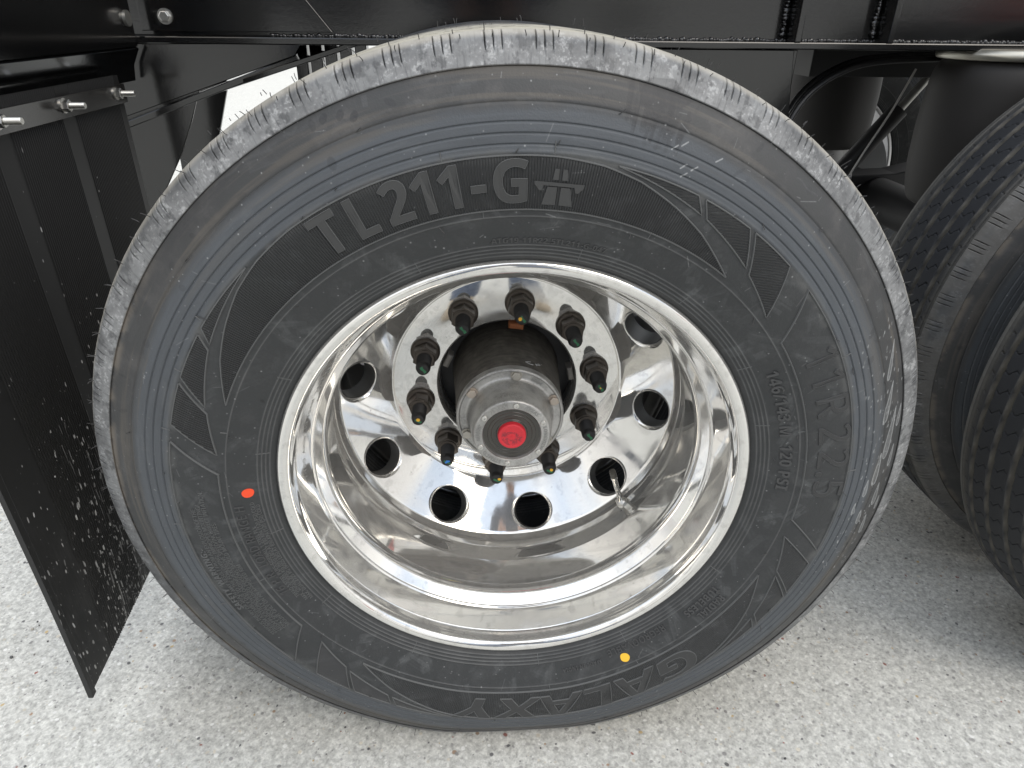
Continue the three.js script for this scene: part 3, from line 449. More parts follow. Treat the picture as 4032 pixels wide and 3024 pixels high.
function buildNut(w, k) {
  const a = (LUG0 - 36 * k) * D, n = new THREE.Group(); n.name = 'lug_nut'; n.position.set(PCD * Math.sin(a), HUB + PCD * Math.cos(a), -0.158); w.add(n);
  obj('flange', revolve(roundOff([[0.0232, 0], [0.0235, 0.003, 0.001], [0.0222, 0.0062, 0.0015], [0.0195, 0.0078, 0.001], [0.0125, 0.0085]].reverse()), 40), nutMat, n);
  const hx = hexNut(0.0335, 0.0225, 0.002); hx.rotateZ(rr(0, 1)); hx.translate(0, 0, 0.006); obj('hex', hx, nutMat, n);
  obj('collar', revolve(roundOff([[0.0158, 0.026], [0.0155, 0.0312, 0.001], [0.0118, 0.0318]].reverse()), 32), nutMat, n);
  const pr = []; for (let z = 0.026; z < 0.0585; z += 0.00075) { pr.push([0.0108, z], [0.0112, z + 0.00038]); }
  const stud = obj('stud', revolve([...pr, [0.0110, 0.0592], [0.0098, 0.0612], [0.0092, 0.0652], [0.0082, 0.0664], [0.0001, 0.0664]].reverse(), 32, { crease: 0.9 }), studMat, n);
  const dab = (pts, z, c) => { const s = new THREE.Shape(); pts.forEach((p, i) => i ? s.lineTo(p[0] * 0.001, p[1] * 0.001) : s.moveTo(p[0] * 0.001, p[1] * 0.001)); s.closePath(); const g = plain(new THREE.ExtrudeGeometry(s, { depth: 0.0003, bevelEnabled: false })); g.translate(0, 0, z); obj('paint_mark', g, c, stud); };
  const green = std([0.02, 0.14, 0.06], 0.55), yellow = std([0.75, 0.42, 0.03], 0.55), blue = std([0.03, 0.2, 0.62], 0.5);
  const j = () => rr(-0.8, 0.8);
  dab([[-4 + j(), 4 + j()], [-1 + j(), 6], [1.5 + j(), 1], [4 + j(), -1 + j()], [5.5, -4 + j()], [2, -6], [0 + j(), -2], [-3, 1 + j()]].map(([x, y]) => k === 4 || k === 6 || k === 3 || k === 5 ? [y, x * 0.8 - 2] : [x, y]), 0.0664, green);
  if ([0, 3, 5, 6].includes(k)) dab([[-2.5 + j(), 1], [-1, 3 + j()], [2, 2.4], [3.2 + j(), 0], [1.2, -2.6], [-1.8, -2 + j()]].map(([x, y]) => [x + (k === 5 ? 4 : k === 6 ? 2 : k === 0 ? -3.5 : 0), y + (k === 0 ? 0.5 : 1)]), 0.0668, yellow);
  if (k === 8) dab([[-1.5, 1], [0, 2], [1.2, 0.4], [0.2, -1.2]], 0.0668, yellow);
  if (k === 4) dab([[-4, -2], [-1, 2.5], [4, 2], [5, 0], [1, -1.8], [-2, -3.6]], 0.0668, blue);
  return n;
}
const treadNear = treadGeo(5.2, 7), treadAxle2 = treadGeo(3.3, 5.9);

const discShape = discGeometry();
// the wheel in the middle
{
  const w = thing('truck_wheel', 'big tyre on polished ten-hole alloy wheel with red hub cap plug, in front', 'wheel', [0, 0, 0]);
  const tyre = buildTyre(w, { fine: true, wall: wallMain, tread: treadMain, treadG: treadNear });
  // ribbed panels and edge lines
  const fangs = [[[0.4124, -42.4], [0.4124, -48], [0.4124, -54.6], [0.3974, -56.4], [0.404, -50.5], [0.4095, -45.2]], [[0.4122, -55.8], [0.4122, -63.9], [0.3799, -67.9], [0.3961, -57.5]], [[0.4122, -65], [0.4122, -72.8], [0.3611, -77.8], [0.3766, -69.2]]];
  const outer = [[0.3596, -66.6], [0.3655, -64.2], [0.374, -60.9], [0.3811, -58.2], [0.393, -52.3], [0.4038, -46.1], [0.4095, -40.6], [0.4122, -34], [0.4124, -14.5]];
  const bandOuter = [...outer, ...mirrorSet(outer).reverse().slice(1)], rOut = (a) => { for (let i = 0; i < bandOuter.length - 1; i++) if (a >= bandOuter[i][1] && a <= bandOuter[i + 1][1]) return lerp(bandOuter[i][0], bandOuter[i + 1][0], (a - bandOuter[i][1]) / (bandOuter[i + 1][1] - bandOuter[i][1])); return 0.36; };
  for (const turn of [0, 180]) {
    const ribs = [], lines = [];
    for (let a = -65.6; a < 37; a += 0.395) ridge([[0.3602, a + turn], [Math.max(0.3612, rOut(a) - 0.0006), a + turn]], 0.0014, turn ? 0.0007 : 0.0012, ribs);
    ridge(spin(bandOuter, turn), 0.0022, 0.0017, lines); ridge(spin([[0.3596, -66.6], [0.3596, -14.5], [0.3596, 37.6]], turn), 0.0022, 0.0017, lines);
    obj('ribbed_band', fromTris(ribs), turn ? rubberWall : rubberRib, tyre, { kind: 'stuff' });
    for (const set of fangs) for (const mirrored of [false, true]) {
      const poly = spin(mirrored ? mirrorSet(set) : set, turn), hs = [];
      hatch(poly, turn ? 0.0021 : 0.0028, mirrored ? -8 : -32, hs, turn ? 0.0012 : 0.0014, turn ? 0.0005 : 0.0012); obj('ribbed_panel', fromTris(hs), turn ? rubberWall : rubberRib, tyre, { kind: 'stuff' });
      ridge([...poly, poly[0]], 0.0021, 0.0016, lines);
    }
    ridge(spin([[0.4122, -76.1], [0.3602, -82.3], [0.3596, -98], [0.3596, -125], [0.4122, -131], [0.4126, -100], [0.4122, -76.1]], turn), 0.0022, 0.0018, lines);
    obj('moulded_line', fromTris(lines), rubberHighlight, tyre);
  }
  const spokes = []; for (const [r0, r1, a] of [[0.4128, 0.4222, -10.6], [0.4128, 0.423, -53.5], [0.4128, 0.421, -63], [0.4128, 0.4225, -74], [0.3596, 0.352, -6], [0.3596, 0.352, -72.8], [0.352, 0.3596, 22], [0.4128, 0.426, 4.5], [0.3596, 0.35, 76], [0.4128, 0.424, -93], [0.4128, 0.424, -112], [0.3596, 0.35, -110], [0.4128, 0.424, 63], [0.4128, 0.424, 86], [0.305, 0.321, -58], [0.305, 0.321, -78], [0.305, 0.321, -20], [0.305, 0.321, 12], [0.305, 0.321, 36], [0.305, 0.321, 58], [0.305, 0.321, 74], [0.305, 0.321, 118], [0.305, 0.321, 150], [0.305, 0.321, 174], [0.305, 0.321, -152], [0.305, 0.321, -124], [0.305, 0.321, -100], [0.3596, 0.35, 150], [0.3596, 0.35, 172]]) ridge([[r0, a], [r1, a]], 0.0014, 0.0009, spokes);
  obj('moulded_line', fromTris(spokes), rubberHighlight, tyre, { kind: 'stuff' });
  const let1 = [['T', -29.4], ['L', -24.0], ['2', -18.3], ['1', -13.9], ['1', -9.9], ['-', -6.2], ['G', -1.4]].map(([c, a]) => arcText(c, 0.3672, 0.042, a, { h: 0.0018, stretch: 0.96 }));
  obj('raised_lettering', let1, std([0.042, 0.043, 0.043], 0.5), tyre);
  obj('moulded_line', outlineText([['T', -29.4], ['L', -24.0], ['2', -18.3], ['1', -13.9], ['1', -9.9], ['-', -6.2], ['G', -1.4]], 0.3672, 0.042, font, { stretch: 0.96, w: 0.0011, h: 0.0024 }), rubberHighlight, tyre);  // outlines in lighter rubber paint the edge highlights of the letters
  // the motorway sign beside it
  const sym = []; for (const q of [[[0.3655, 3.2], [0.3835, 3.9], [0.3835, 5.35], [0.3655, 5.35]], [[0.3655, 5.9], [0.3835, 5.9], [0.3835, 7.3], [0.3655, 8.0]], [[0.3905, 4.55], [0.401, 4.75], [0.401, 5.4], [0.3905, 5.4]], [[0.3905, 5.9], [0.401, 5.9], [0.401, 6.55], [0.3905, 6.75]], [[0.3855, 2.0], [0.3887, 1.95], [0.3887, 9.3], [0.3855, 9.25], [0.3795, 8.6], [0.3795, 8.1], [0.3848, 7.9], [0.3848, 3.3], [0.3795, 3.1], [0.3795, 2.7]]]) {
    const s = new THREE.Shape(q.map(([r, a]) => new THREE.Vector2((a - 5.6) * D * 0.384, r - 0.384))), g = plain(new THREE.ExtrudeGeometry(s, { depth: 0.0022, bevelEnabled: false })), p = g.attributes.position;
    for (let i = 0; i < p.count; i++) p.setXYZ(i, ...onWall(0.384 + p.getY(i), 5.6 * D + p.getX(i) / 0.384, p.getZ(i) - 0.0006)); g.computeVertexNormals(); sym.push(g);
  }
  obj('raised_emblem', sym, std([0.046, 0.047, 0.047], 0.5), tyre);
  const galaxy = [['G', 142.1], ['A', 152.2], ['L', 160.7], ['A', 169.6], ['X', 179], ['Y', 188.4]], sizeMark = [['1', 61.5], ['1', 66], ['R', 71.2], ['2', 77.6], ['2', 83], ['.', 86.2], ['5', 89.6]];
  obj('raised_lettering', outlineText(galaxy, 0.3705, 0.0425, font, { stretch: 1.75, lean: 0.25, w: 0.0017, h: 0.0016 }), rubberHighlight, tyre);
  obj('raised_lettering', galaxy.map(([c, a]) => arcText(c, 0.3705, 0.0425, a, { h: 0.0009, stretch: 1.75, lean: 0.25 })), rubberWall, tyre);
  obj('raised_lettering', outlineText(sizeMark, 0.3735, 0.0375, fontR, { stretch: 1.05, w: 0.0013, h: 0.0014 }), rubber, tyre);
  obj('raised_lettering', sizeMark.map(([c, a]) => arcText(c, 0.3735, 0.0375, a, { h: 0.0009, f: fontR, stretch: 1.05 })), rubberWall, tyre);
  obj('raised_lettering', arcText('146/143 M  120 PSI', 0.3305, 0.0135, 75.5, { h: 0.0017, stretch: 1.08 }), rubber, tyre);
  obj('raised_lettering', arcText('ATG19-11R22.5TL211-G-047', 0.3215, 0.0062, 5.7, { h: 0.0009, stretch: 1.05, track: 0.0003 }), rubber, tyre);
  obj('raised_lettering', [arcText('RADIAL', 0.338, 0.010, 126.8, { stretch: 1 }), arcText('TUBELESS', 0.3245, 0.010, 127.4, { stretch: 1 })], rubber, tyre);
  obj('raised_lettering', [arcText('REGROOVABLE', 0.3225, 0.0095, 147.5, { f: fontR, track: 0.0006 }), arcText('MADE IN INDIA', 0.331, 0.0055, 163, { track: 0.0002 })], rubber, tyre);
  const ramp = (t, r, s, start, more) => { let x = 0; for (const ch of t) x += (fontR.data.glyphs[ch]?.ha ?? 600) * s / fontR.data.resolution * (more?.stretch ?? 1) + (more?.track ?? 0); return arcText(t, r, s, start + x / 2 / (r + s * 0.36) / D, { f: fontR, h: 0.0008, ...more }); };
  obj('raised_lettering', [arcText('16 P.R.', 0.3385, 0.0105, -112.5, { lean: 0.15, f: fontR }), arcText('LOAD RANGE H', 0.3385, 0.0105, -99, { lean: 0.15, f: fontR })], rubber, tyre);
  obj('raised_lettering', [
    ramp('TREAD 5 STEEL PLIES, SIDEWALL 1 STEEL PLY', 0.3325, 0.0046, -118.5), ramp('MAX. SINGLE 3000 KG (6610 LBS) AT 830 KPA (120 PSI) COLD', 0.3272, 0.0046, -120.5), ramp('MAX. DUAL 2725 KG (6005 LBS) AT 830 KPA (120 PSI) COLD', 0.3218, 0.0046, -121)], rubberHighlight, tyre);
  obj('raised_lettering', [arcText('SAFETY  WARNING:-', 0.3985, 0.0078, -106.5, { track: 0.0005 }), ramp('SERIOUS INJURY OR DEATH MAY RESULT FROM AN EXPLOSION OF THE', 0.3925, 0.0052, -123), ramp('TIRE/RIM ASSEMBLY DUE TO THE FOLLOWING: IMPROPER MOUNTING/', 0.3862, 0.0052, -123), ramp('MISAPPLICATION/OVERLOADING/EXCESSIVE SPEED/INCORRECT INFLATION.', 0.38, 0.0052, -123), ramp('ONLY SPECIALLY TRAINED PERSONS SHOULD MOUNT TIRES.', 0.3738, 0.0052, -123), ramp('MOUNT ONLY ON AN APPROVED RIM', 0.3676, 0.0052, -123)], rubberHighlight, tyre);
  const dot = (r, a, R, c, label) => { const g = [], n = 28, C = []; for (let i = 0; i <= n; i++) { const p = i / n * 6.2832, x = r * Math.sin(a * D) + R * (1 + 0.04 * Math.sin(3 * p)) * Math.cos(p), y = r * Math.cos(a * D) + R * (1 + 0.05 * Math.cos(2 * p)) * Math.sin(p); C.push([x, y]); } const at = (x, y, h) => onWall(Math.hypot(x, y), Math.atan2(x, y), h), cx = r * Math.sin(a * D), cy = r * Math.cos(a * D); for (let i = 0; i < n; i++) { const u = at(...C[i], 0.0005), v = at(...C[i + 1], 0.0005); g.push(...at(cx, cy, 0.0006), ...v, ...u, ...u, ...v, ...at(...C[i], -0.0003)); } obj('paint_dot', fromTris(g), c, tyre, { label }); };
  dot(0.3313, -87.8, 0.0068, std([0.85, 0.075, 0.02], 0.5), 'round orange-red paint dot'); dot(0.3415, 152.1, 0.0068, std([0.86, 0.5, 0.04], 0.5), 'round yellow paint dot');
  // rubber hairs left by the mould vents
  const hair = (out, p, d, l, r) => { const e = V(rr(-1, 1), rr(-1, 1), rr(-1, 1)).multiplyScalar(l * 0.28), a = V(...p), b = a.clone().addScaledVector(V(...d), l * 0.55), c = a.clone().addScaledVector(V(...d), l).add(e); out.push(plain(new THREE.TubeGeometry(new THREE.QuadraticBezierCurve3(a, b, c), 4, r, 4))); };
  const hairs = [];
  for (let k = 0; k < 104; k++) for (const q of [0, 1]) { if (rnd() < 0.1) continue; const t = (k + 0.2 * q) * SIPE_PITCH * 66 / 104 + rr(-0.003, 0.003), r0 = q ? 0.5135 : 0.5185, z = q ? 0.102 : 0.092, s = Math.sin(t), c = Math.cos(t), [R, Z] = squash(r0, t, z), m = q ? 0.75 : 0.9, u = rr(-0.2, 0.2); if (Math.abs(mod(t, 6.2832) - Math.PI) < 0.3) continue; hair(hairs, [R * s, R * c, Z], [m * s + u * c, m * c - u * s, Math.sqrt(1 - m * m)], rr(0.004, 0.0095), 0.00045); }
  for (let k = 0; k < 50; k++) for (const z of [0.073, 0.044, 0.0, -0.044, -0.073]) { if (rnd() < 0.25) continue; const t = (k + rr(-0.2, 0.2)) / 50 * 6.2832; if (Math.abs(t - Math.PI) < 0.35) continue; const s = Math.sin(t), c = Math.cos(t); hair(hairs, [0.525 * s, 0.525 * c, z], [s, c, 0], rr(0.003, 0.007), 0.00045); }
  for (let k = 0; k < 60; k++) { const t = (k + rr(-0.3, 0.3)) / 60 * 6.2832, r = [0.412, 0.4225, 0.459, 0.352, 0.322][k % 5] + rr(-0.002, 0.002), s = Math.sin(t), c = Math.cos(t), q = rr(-0.8, 0.8); hair(hairs, onWall(r, t, 0), [q * s + 0.4 * c, q * c - 0.4 * s, 0.35], rr(0.005, 0.012), 0.0005); }
  obj('vent_hairs', hairs, spewMat, tyre, { kind: 'stuff' });
  const rim = new THREE.Group(); rim.name = 'rim'; rim.position.y = HUB; w.add(rim);
  obj('rim_barrel', [rimFront, rimBack], alloy, rim); obj('wheel_disc', discShape, alloy, rim);
  for (let k = 0; k < 10; k++) { const a = (HOLE0 + 36 * k) * D, c = new THREE.LatheGeometry([[0.0300, -0.0022], [0.02985, -0.008], [0.02985, -0.031]].map(([r, z]) => new THREE.Vector2(r, z)), 48); c.applyQuaternion(new THREE.Quaternion().setFromUnitVectors(V(0, 1, 0), V(-0.63 * Math.sin(a), -0.63 * Math.cos(a), 0.777).normalize())); c.translate(0.2325 * Math.sin(a), 0.2325 * Math.cos(a), -0.1199); obj('hole_wall', c, std([0.16, 0.16, 0.155], 0.5, 0.5), rim); }
  { // size stamped into the bead taper
    const gs = [], text = '22.5 X 8.25 15DC  MADE IN CHINA  DOT-T', size = 0.0075; let x = 0; const q = [];
    for (const ch of text) { q.push([ch, x]); x += (fontR.data.glyphs[ch]?.ha ?? 600) * size / fontR.data.resolution + 0.0007; }
    for (const [ch, at] of q) { if (ch === ' ') continue; const g = plain(new THREE.ExtrudeGeometry(fontR.generateShapes(ch, size), { depth: 0.0003, bevelEnabled: false, curveSegments: 3 })), p = g.attributes.position; for (let i = 0; i < p.count; i++) { const k = p.getY(i) / 0.0295, r = lerp(0.2716, 0.2793, 0.1 + k) - p.getZ(i), z = lerp(0.0768, 0.097, 0.1 + k), t = -68 * D - (at - x / 2 + p.getX(i)) / 0.275; p.setXYZ(i, r * Math.sin(t), r * Math.cos(t), z); } g.computeVertexNormals(); gs.push(g); }
    obj('stamped_marking', gs, std([0.3, 0.3, 0.29], 0.6, 0.6), rim);
  }
  { // valve stem, bent out of the lowest right-hand hole
    const v = new THREE.Group(); v.name = 'valve_stem'; rim.add(v); const a = V(0.189, -0.187, -0.079), dir = V(-0.44, 0.72, 0.5).normalize(), e = V(0.163, -0.110, -0.05), c = V(0.170, -0.134, -0.057);
    obj('stem', [tube([a.toArray(), a.clone().addScaledVector(dir, 0.016).toArray(), [0.1785, -0.160, -0.064], c.toArray(), e.toArray()], 0.0042, 32, 12)], chromeMat, v);
    const nut = hexNut(0.0155, 0.011, 0.001); nut.applyQuaternion(new THREE.Quaternion().setFromUnitVectors(V(0, 0, 1), dir)); nut.translate(...a.clone().addScaledVector(dir, 0.003).toArray());
    obj('base_nut', [nut, rod(a.clone().addScaledVector(dir, -0.006).toArray(), a.clone().addScaledVector(dir, 0.004).toArray(), 0.0105, 0.0095, 20)], zinc, v);
    const d2 = e.clone().sub(c).normalize(); obj('valve_cap', rod(e.clone().addScaledVector(d2, -0.002).toArray(), e.clone().addScaledVector(d2, 0.012).toArray(), 0.0054, 0.005, 16), std([0.08, 0.075, 0.065], 0.5, 0.3), v);
    obj('collar', rod(e.clone().addScaledVector(d2, -0.007).toArray(), e.clone().addScaledVector(d2, -0.002).toArray(), 0.0052, 0.0052, 16), chromeMat, v);
  }
  buildHub(w); for (let k = 0; k < LUG; k++) buildNut(w, k);
}
// the other tyres, on plain wheels: dish towards the axle
const drumMat = std([0.16, 0.165, 0.17], 0.5, 0.2), dullRim = std([0.5, 0.5, 0.5], 0.3, 1);
const plainRim = [revolve(roundOff([[0.268, -0.07], [0.254, -0.03, 0.01], [0.2525, 0.04, 0.006], [0.266, 0.066, 0.003], [0.280, 0.1, 0.003], [0.287, 0.119, 0.004], [0.2985, 0.12, 0.003], [0.2985, 0.105]]), 96), revolve([[0.2985, 0.105], [0.286, 0.1], [0.262, 0.042], [0.262, -0.03], [0.285, -0.1], [0.2985, -0.106], [0.2985, -0.119], [0.288, -0.119], [0.268, -0.07]], 72)];
function innerWheel(name, label, pos, turnY, treadG, wall = wallOther, tread = treadOther, group) {
  const w = thing(name, label, 'wheel', pos, group); w.rotation.y = turnY;
  buildTyre(w, { fine: false, wall, tread, treadG });
  const rim = new THREE.Group(); rim.name = 'rim'; rim.position.y = HUB; w.add(rim); obj('rim_barrel', plainRim, dullRim, rim); return w;
}
const treadPlain = treadGeo(9, 9);
{
  const w = innerWheel('truck_wheel', 'inner dual tyre hidden behind the big polished wheel, only its top showing', [0, 0, -0.352], 0, treadNear);
  const rim = w.children[1]; const dk = obj('wheel_disc', discShape, dullRim, rim); dk.rotation.set(0, Math.PI, 15.6 * D); dk.position.z = -0.0195;
  const drum = obj('brake_drum', revolve(roundOff([[0.12, 0.06], [0.195, 0.06, 0.01], [0.206, 0.05, 0.006], [0.206, 0.03], [0.218, 0.028, 0.003], [0.218, -0.1]].reverse()), 96), drumMat, rim);
  const a2 = innerWheel('truck_wheel', 'outer dual tyre of the next axle, nearest at the right edge of the photo', [1.265, 0, 0], 0, treadAxle2);
  const b2 = innerWheel('truck_wheel', 'inner dual tyre of the next axle, between the big wheel and the right-edge tyre', [1.265, 0, -0.352], 0, treadAxle2);
  const c2 = innerWheel('truck_wheel', 'far wheel with pale rim arc seen in the dark under the frame', [1.265, 0, -1.97], 0, treadPlain);
}

// ---------------------------------------------------------------- trailer frame
{
  const f = thing('trailer_frame', 'glossy black steel trailer frame rail with gussets above the wheels', 'trailer frame', [0, 0.975, 0]); f.rotation.z = -0.0078;
  const WZ = -0.655, FZ = -0.6;
  const rail = obj('frame_rail', plain(bevelBox(-0.72, 3.4, 0.0125, 0.5, WZ - 0.005, WZ + 0.005)), blackPaint, f);
  obj('lower_flange', plain(bevelBox(-0.69, 3.4, 0, 0.0125, -0.71, FZ, 0.002)), blackPaint, rail);
  const bead = (a, b, r, n) => { const gs = []; const A = V(...a), B = V(...b); for (let i = 0; i < n; i++) { const t = (i + rr(0.2, 0.8)) / n, s = new THREE.SphereGeometry(r * rr(0.8, 1.25), 8, 6); s.scale(rr(0.7, 1.5), rr(0.6, 1.4), rr(0.6, 1.2)); const p = A.clone().lerp(B, t); s.translate(p.x, p.y + rr(-0.001, 0.001), p.z); gs.push(plain(s)); } return mergeGeometries(gs); };
  obj('weld_bead', bead([-0.42, 0.0135, WZ + 0.007], [2.0, 0.0135, WZ + 0.006], 0.0036, 620), weldMat, rail);
  for (const [x, wd] of [[0.572, 0.012], [0.752, 0.012]]) {
    obj('stiffener', plain(plate([[x - wd / 2, 0.0125], [x + wd / 2, 0.0125], [x + wd / 2 + 0.001, 0.48], [x - wd / 2 + 0.001, 0.48]], WZ + 0.005, FZ + 0.002)), blackPaint, rail);
    obj('weld_bead', bead([x - 0.012, 0.02, WZ + 0.008], [x - 0.011, 0.4, WZ + 0.007], 0.0052, 84), weldMat, rail);
  }
  obj('doubler_plate', plain(plate([[-0.655, 0.02], [-0.305, 0.02], [-0.45, 0.2], [-0.47, 0.48], [-0.655, 0.48]], WZ + 0.005, WZ + 0.0125)), blackPaint, rail);
  const hb = hexNut(0.017, 0.008); hb.translate(-0.607, 0.044, WZ + 0.0145); const hw = plain(new THREE.CylinderGeometry(0.0135, 0.0135, 0.003, 28)); hw.rotateX(Math.PI / 2); hw.translate(-0.607, 0.044, WZ + 0.014); obj('bolt', [hb, hw], zinc, rail);
  obj('hanger_plate', plain(plate([[0.1, -0.001], [0.572, -0.001], [0.592, -0.18], [0.56, -0.42], [0.2, -0.42]], -0.618, -0.608)), blackPaint, f);
  obj('hanger_plate', plain(plate([[0.1, -0.001], [0.572, -0.001], [0.592, -0.18], [0.56, -0.42], [0.2, -0.42]], -0.705, -0.695)), blackPaint, f);
  obj('hanger_plate', plain(bevelBox(0.575, 0.583, -0.3, -0.001, -0.696, -0.617)), blackPaint, f);
  const yaw = (g, a, x, z) => { g.translate(-x, 0, -z); g.rotateY(a); g.translate(x, 0, z); return g; };
  // rear gussets seen between the flap and the tyre
  obj('gusset_plate', yaw(plain(plate([[-0.72, -0.001], [-0.37, -0.001], [-0.385, -0.022], [-0.725, -0.132]], -0.632, -0.622)), 0.17, -0.72, -0.627), blackPaint, f);
  const lip = plain(bevelBox(0, 0.36, -0.006, 0.006, -0.02, 0.03)); lip.rotateZ(Math.atan2(0.112, 0.32)); lip.rotateY(0.17); lip.translate(-0.72, -0.144, -0.63); obj('gusset_flange', lip, blackPaint, f);
  obj('brace_plate', yaw(plain(plate([[-0.74, -0.136], [-0.572, -0.074], [-0.60, -0.14], [-0.63, -0.2], [-0.69, -0.295], [-0.72, -0.37], [-0.76, -0.37]], -0.640, -0.632)), 0.17, -0.74, -0.636), blackPaint, f);
  const lip2 = plain(bevelBox(0, 0.36, -0.005, 0.005, -0.95, -0.64)); lip2.rotateZ(Math.atan2(0.1, 0.33)); lip2.translate(-0.6, -0.1, 0); obj('cross_plate', lip2, blackPaint, f);
  obj('brace_plate', plain(plate([[-0.735, -0.11], [-0.6, -0.06], [-0.6, -0.1], [-0.69, -0.35], [-0.74, -0.35]], -0.91, -0.9)), blackPaint, f);
  for (let k = 0; k < 5; k++) obj('upright_bar', plain(bevelBox(-0.437 + k * 0.033, -0.4105 + k * 0.033, -0.3, -0.001, -0.93, -0.89)), blackPaint, f);
  obj('cross_beam', plain(bevelBox(-0.6, -0.5, -0.05, 0.2, -1.5, -0.7)), blackPaint, f);
  obj('cross_beam', plain(bevelBox(0.45, 0.55, -0.02, 0.2, -1.5, -0.7)), blackPaint, f); obj('cross_beam', plain(bevelBox(0.78, 1.3, -0.075, 0.2, -1.2, -0.98)), blackDull, f);  // the wide dull beam is added to block a bright gap behind the hoses
  obj('frame_rail', plain(bevelBox(-0.72, 3.4, 0, 0.5, -1.47, -1.46)), blackPaint, f); obj('lower_flange', plain(bevelBox(-0.69, 3.4, -0.0125, -0.0005, -1.52, -1.41)), blackPaint, f);
  obj('shade_deck', plain(bevelBox(-0.72, 3.4, 0.5, 0.53, -2.25, -0.52)), blackPaint, f);  // unseen slab added overhead to shade the space under the frame
}
{ // mud flap hanger and flap
  const h = thing('flap_hanger', 'black steel hanger plate with folded lip at the upper left', 'bracket', [-0.65, 0.975, 0]);
  const pl = plain(bevelBox(-0.008, 0, 0.001, 0.5, -0.60, 0.25)); obj('hanger_plate', pl, blackPaint, h);
  const s = [[-0.004, 0.001], [0.001, -0.003], [-0.014, -0.030], [-0.018, -0.056], [-0.024, -0.056], [-0.02, -0.028]], lipG = plain(plate(s, -0.60, 0.25, 0.0012)); obj('folded_lip', lipG, blackPaint, h);
  const d = plain(new THREE.CylinderGeometry(0.013, 0.013, 0.006, 24)); d.rotateZ(Math.PI / 2); d.translate(0.002, 0.046, -0.575); obj('bolt', d, zincDull, h, { label: 'dull painted bolt head' });

  const m = thing('mud_flap', 'black ribbed rubber mud flap splashed with dried white spots, left of the tyre', 'mud flap', [-0.65, 0, 0]);
  const Z = [], z0 = -0.49, z1 = 0.112; const depth = [];
  const band = (z) => { const u = (z1 - z) / (z1 - z0); if (u < 0.02) return -1; if (u < 0.10) return 0; return [[0.14, 0.37], [0.44, 0.66], [0.72, 0.97]].some(([a, b]) => u > a && u < b) ? 1 : 0; };
  for (let z = z1; z > z0; z -= 0.00125) Z.push(z); Z.push(z0);
  const P = [], rows = 34, pos = [], uv = [], idx = [];
  for (let j = 0; j <= rows; j++) { const v = j / rows; Z.forEach((z) => {
    const b = band(z), rib = b === 1 ? 0.0022 * Math.abs(mod(z / 0.0025, 2) - 1) : b === -1 ? 0.006 : 0.0006; const bow = 0.012 * Math.sin(v * 2.6) * v, tw = -0.05 * v * v * (z1 - z), y = lerp(0.936, 0.119 + 0.03 * (z1 - z), v);
    pos.push(bow + tw + rib, y, z - 0.008 * v * v); uv.push((z - z0) / 0.62, y);
  }); }
  const n = Z.length; for (let j = 0; j < rows; j++) for (let i = 0; i < n - 1; i++) { const a = j * n + i, b = a + n; idx.push(a, a + 1, b, b, a + 1, b + 1); }
  const front = new THREE.BufferGeometry(); front.setAttribute('position', new THREE.Float32BufferAttribute(pos, 3)); front.setAttribute('uv', new THREE.Float32BufferAttribute(uv, 2)); front.setIndex(idx); front.computeVertexNormals();
  const back = front.clone(); { const p = back.attributes.position; for (let i = 0; i < p.count; i++) p.setX(i, p.getX(i) - 0.007); const ix = back.index.array; for (let i = 0; i < ix.length; i += 3) { const t = ix[i]; ix[i] = ix[i + 1]; ix[i + 1] = t; } back.computeVertexNormals(); }
  const edge = []; const at = (j, i, dx) => [pos[(j * n + i) * 3] - dx, pos[(j * n + i) * 3 + 1], pos[(j * n + i) * 3 + 2]];
  for (let j = 0; j < rows; j++) for (const [i, s2] of [[0, 1], [n - 1, -1]]) { const q = [at(j, i, 0), at(j + 1, i, 0), at(j, i, 0.007), at(j + 1, i, 0.007)]; s2 > 0 ? edge.push(...q[0], ...q[1], ...q[2], ...q[2], ...q[1], ...q[3]) : edge.push(...q[0], ...q[2], ...q[1], ...q[2], ...q[3], ...q[1]); }
  for (let i = 0; i < n - 1; i++) { const q = [at(rows, i, 0), at(rows, i + 1, 0), at(rows, i, 0.007), at(rows, i + 1, 0.007)]; edge.push(...q[0], ...q[1], ...q[2], ...q[2], ...q[1], ...q[3]); }
  const c = document.createElement('canvas'); c.width = c.height = 1024; const x = c.getContext('2d'); x.fillStyle = '#000'; x.fillRect(0, 0, 1024, 1024);
  for (let i = 0; i < 9000; i++) { const v = Math.pow(rnd(), 0.55), Y = 1024 - (0.93 - v * 0.82) * 1024, X = rnd() * 1024, u = X / 1024, k = smooth(0.35, 1, v); if (rnd() > k * (u > 0.25 && u < 0.78 ? 1 : 0.22) + 0.03) continue; const sz = Math.pow(rnd(), 5) * 3.4 + 0.55; x.fillStyle = 'rgba(255,255,255,' + rr(0.3, 1) + ')'; x.beginPath(); x.ellipse(X, Y, sz * 0.8, sz * rr(0.8, 2.2), rr(-0.4, 0.4), 0, 7); x.fill(); }
  for (let i = 0; i < 420; i++) { const v = rr(0.5, 1), X = rr(120, 760), Y = 1024 - (0.93 - v * 0.82) * 1024; x.strokeStyle = 'rgba(255,255,255,' + rr(0.1, 0.5) + ')'; x.lineWidth = rr(0.8, 2.4); x.beginPath(); x.moveTo(X, Y); x.lineTo(X + rr(-2, 2), Y + rr(8, 60) * v); x.stroke(); }
  const sp = x.getImageData(0, 0, 1024, 1024).data;
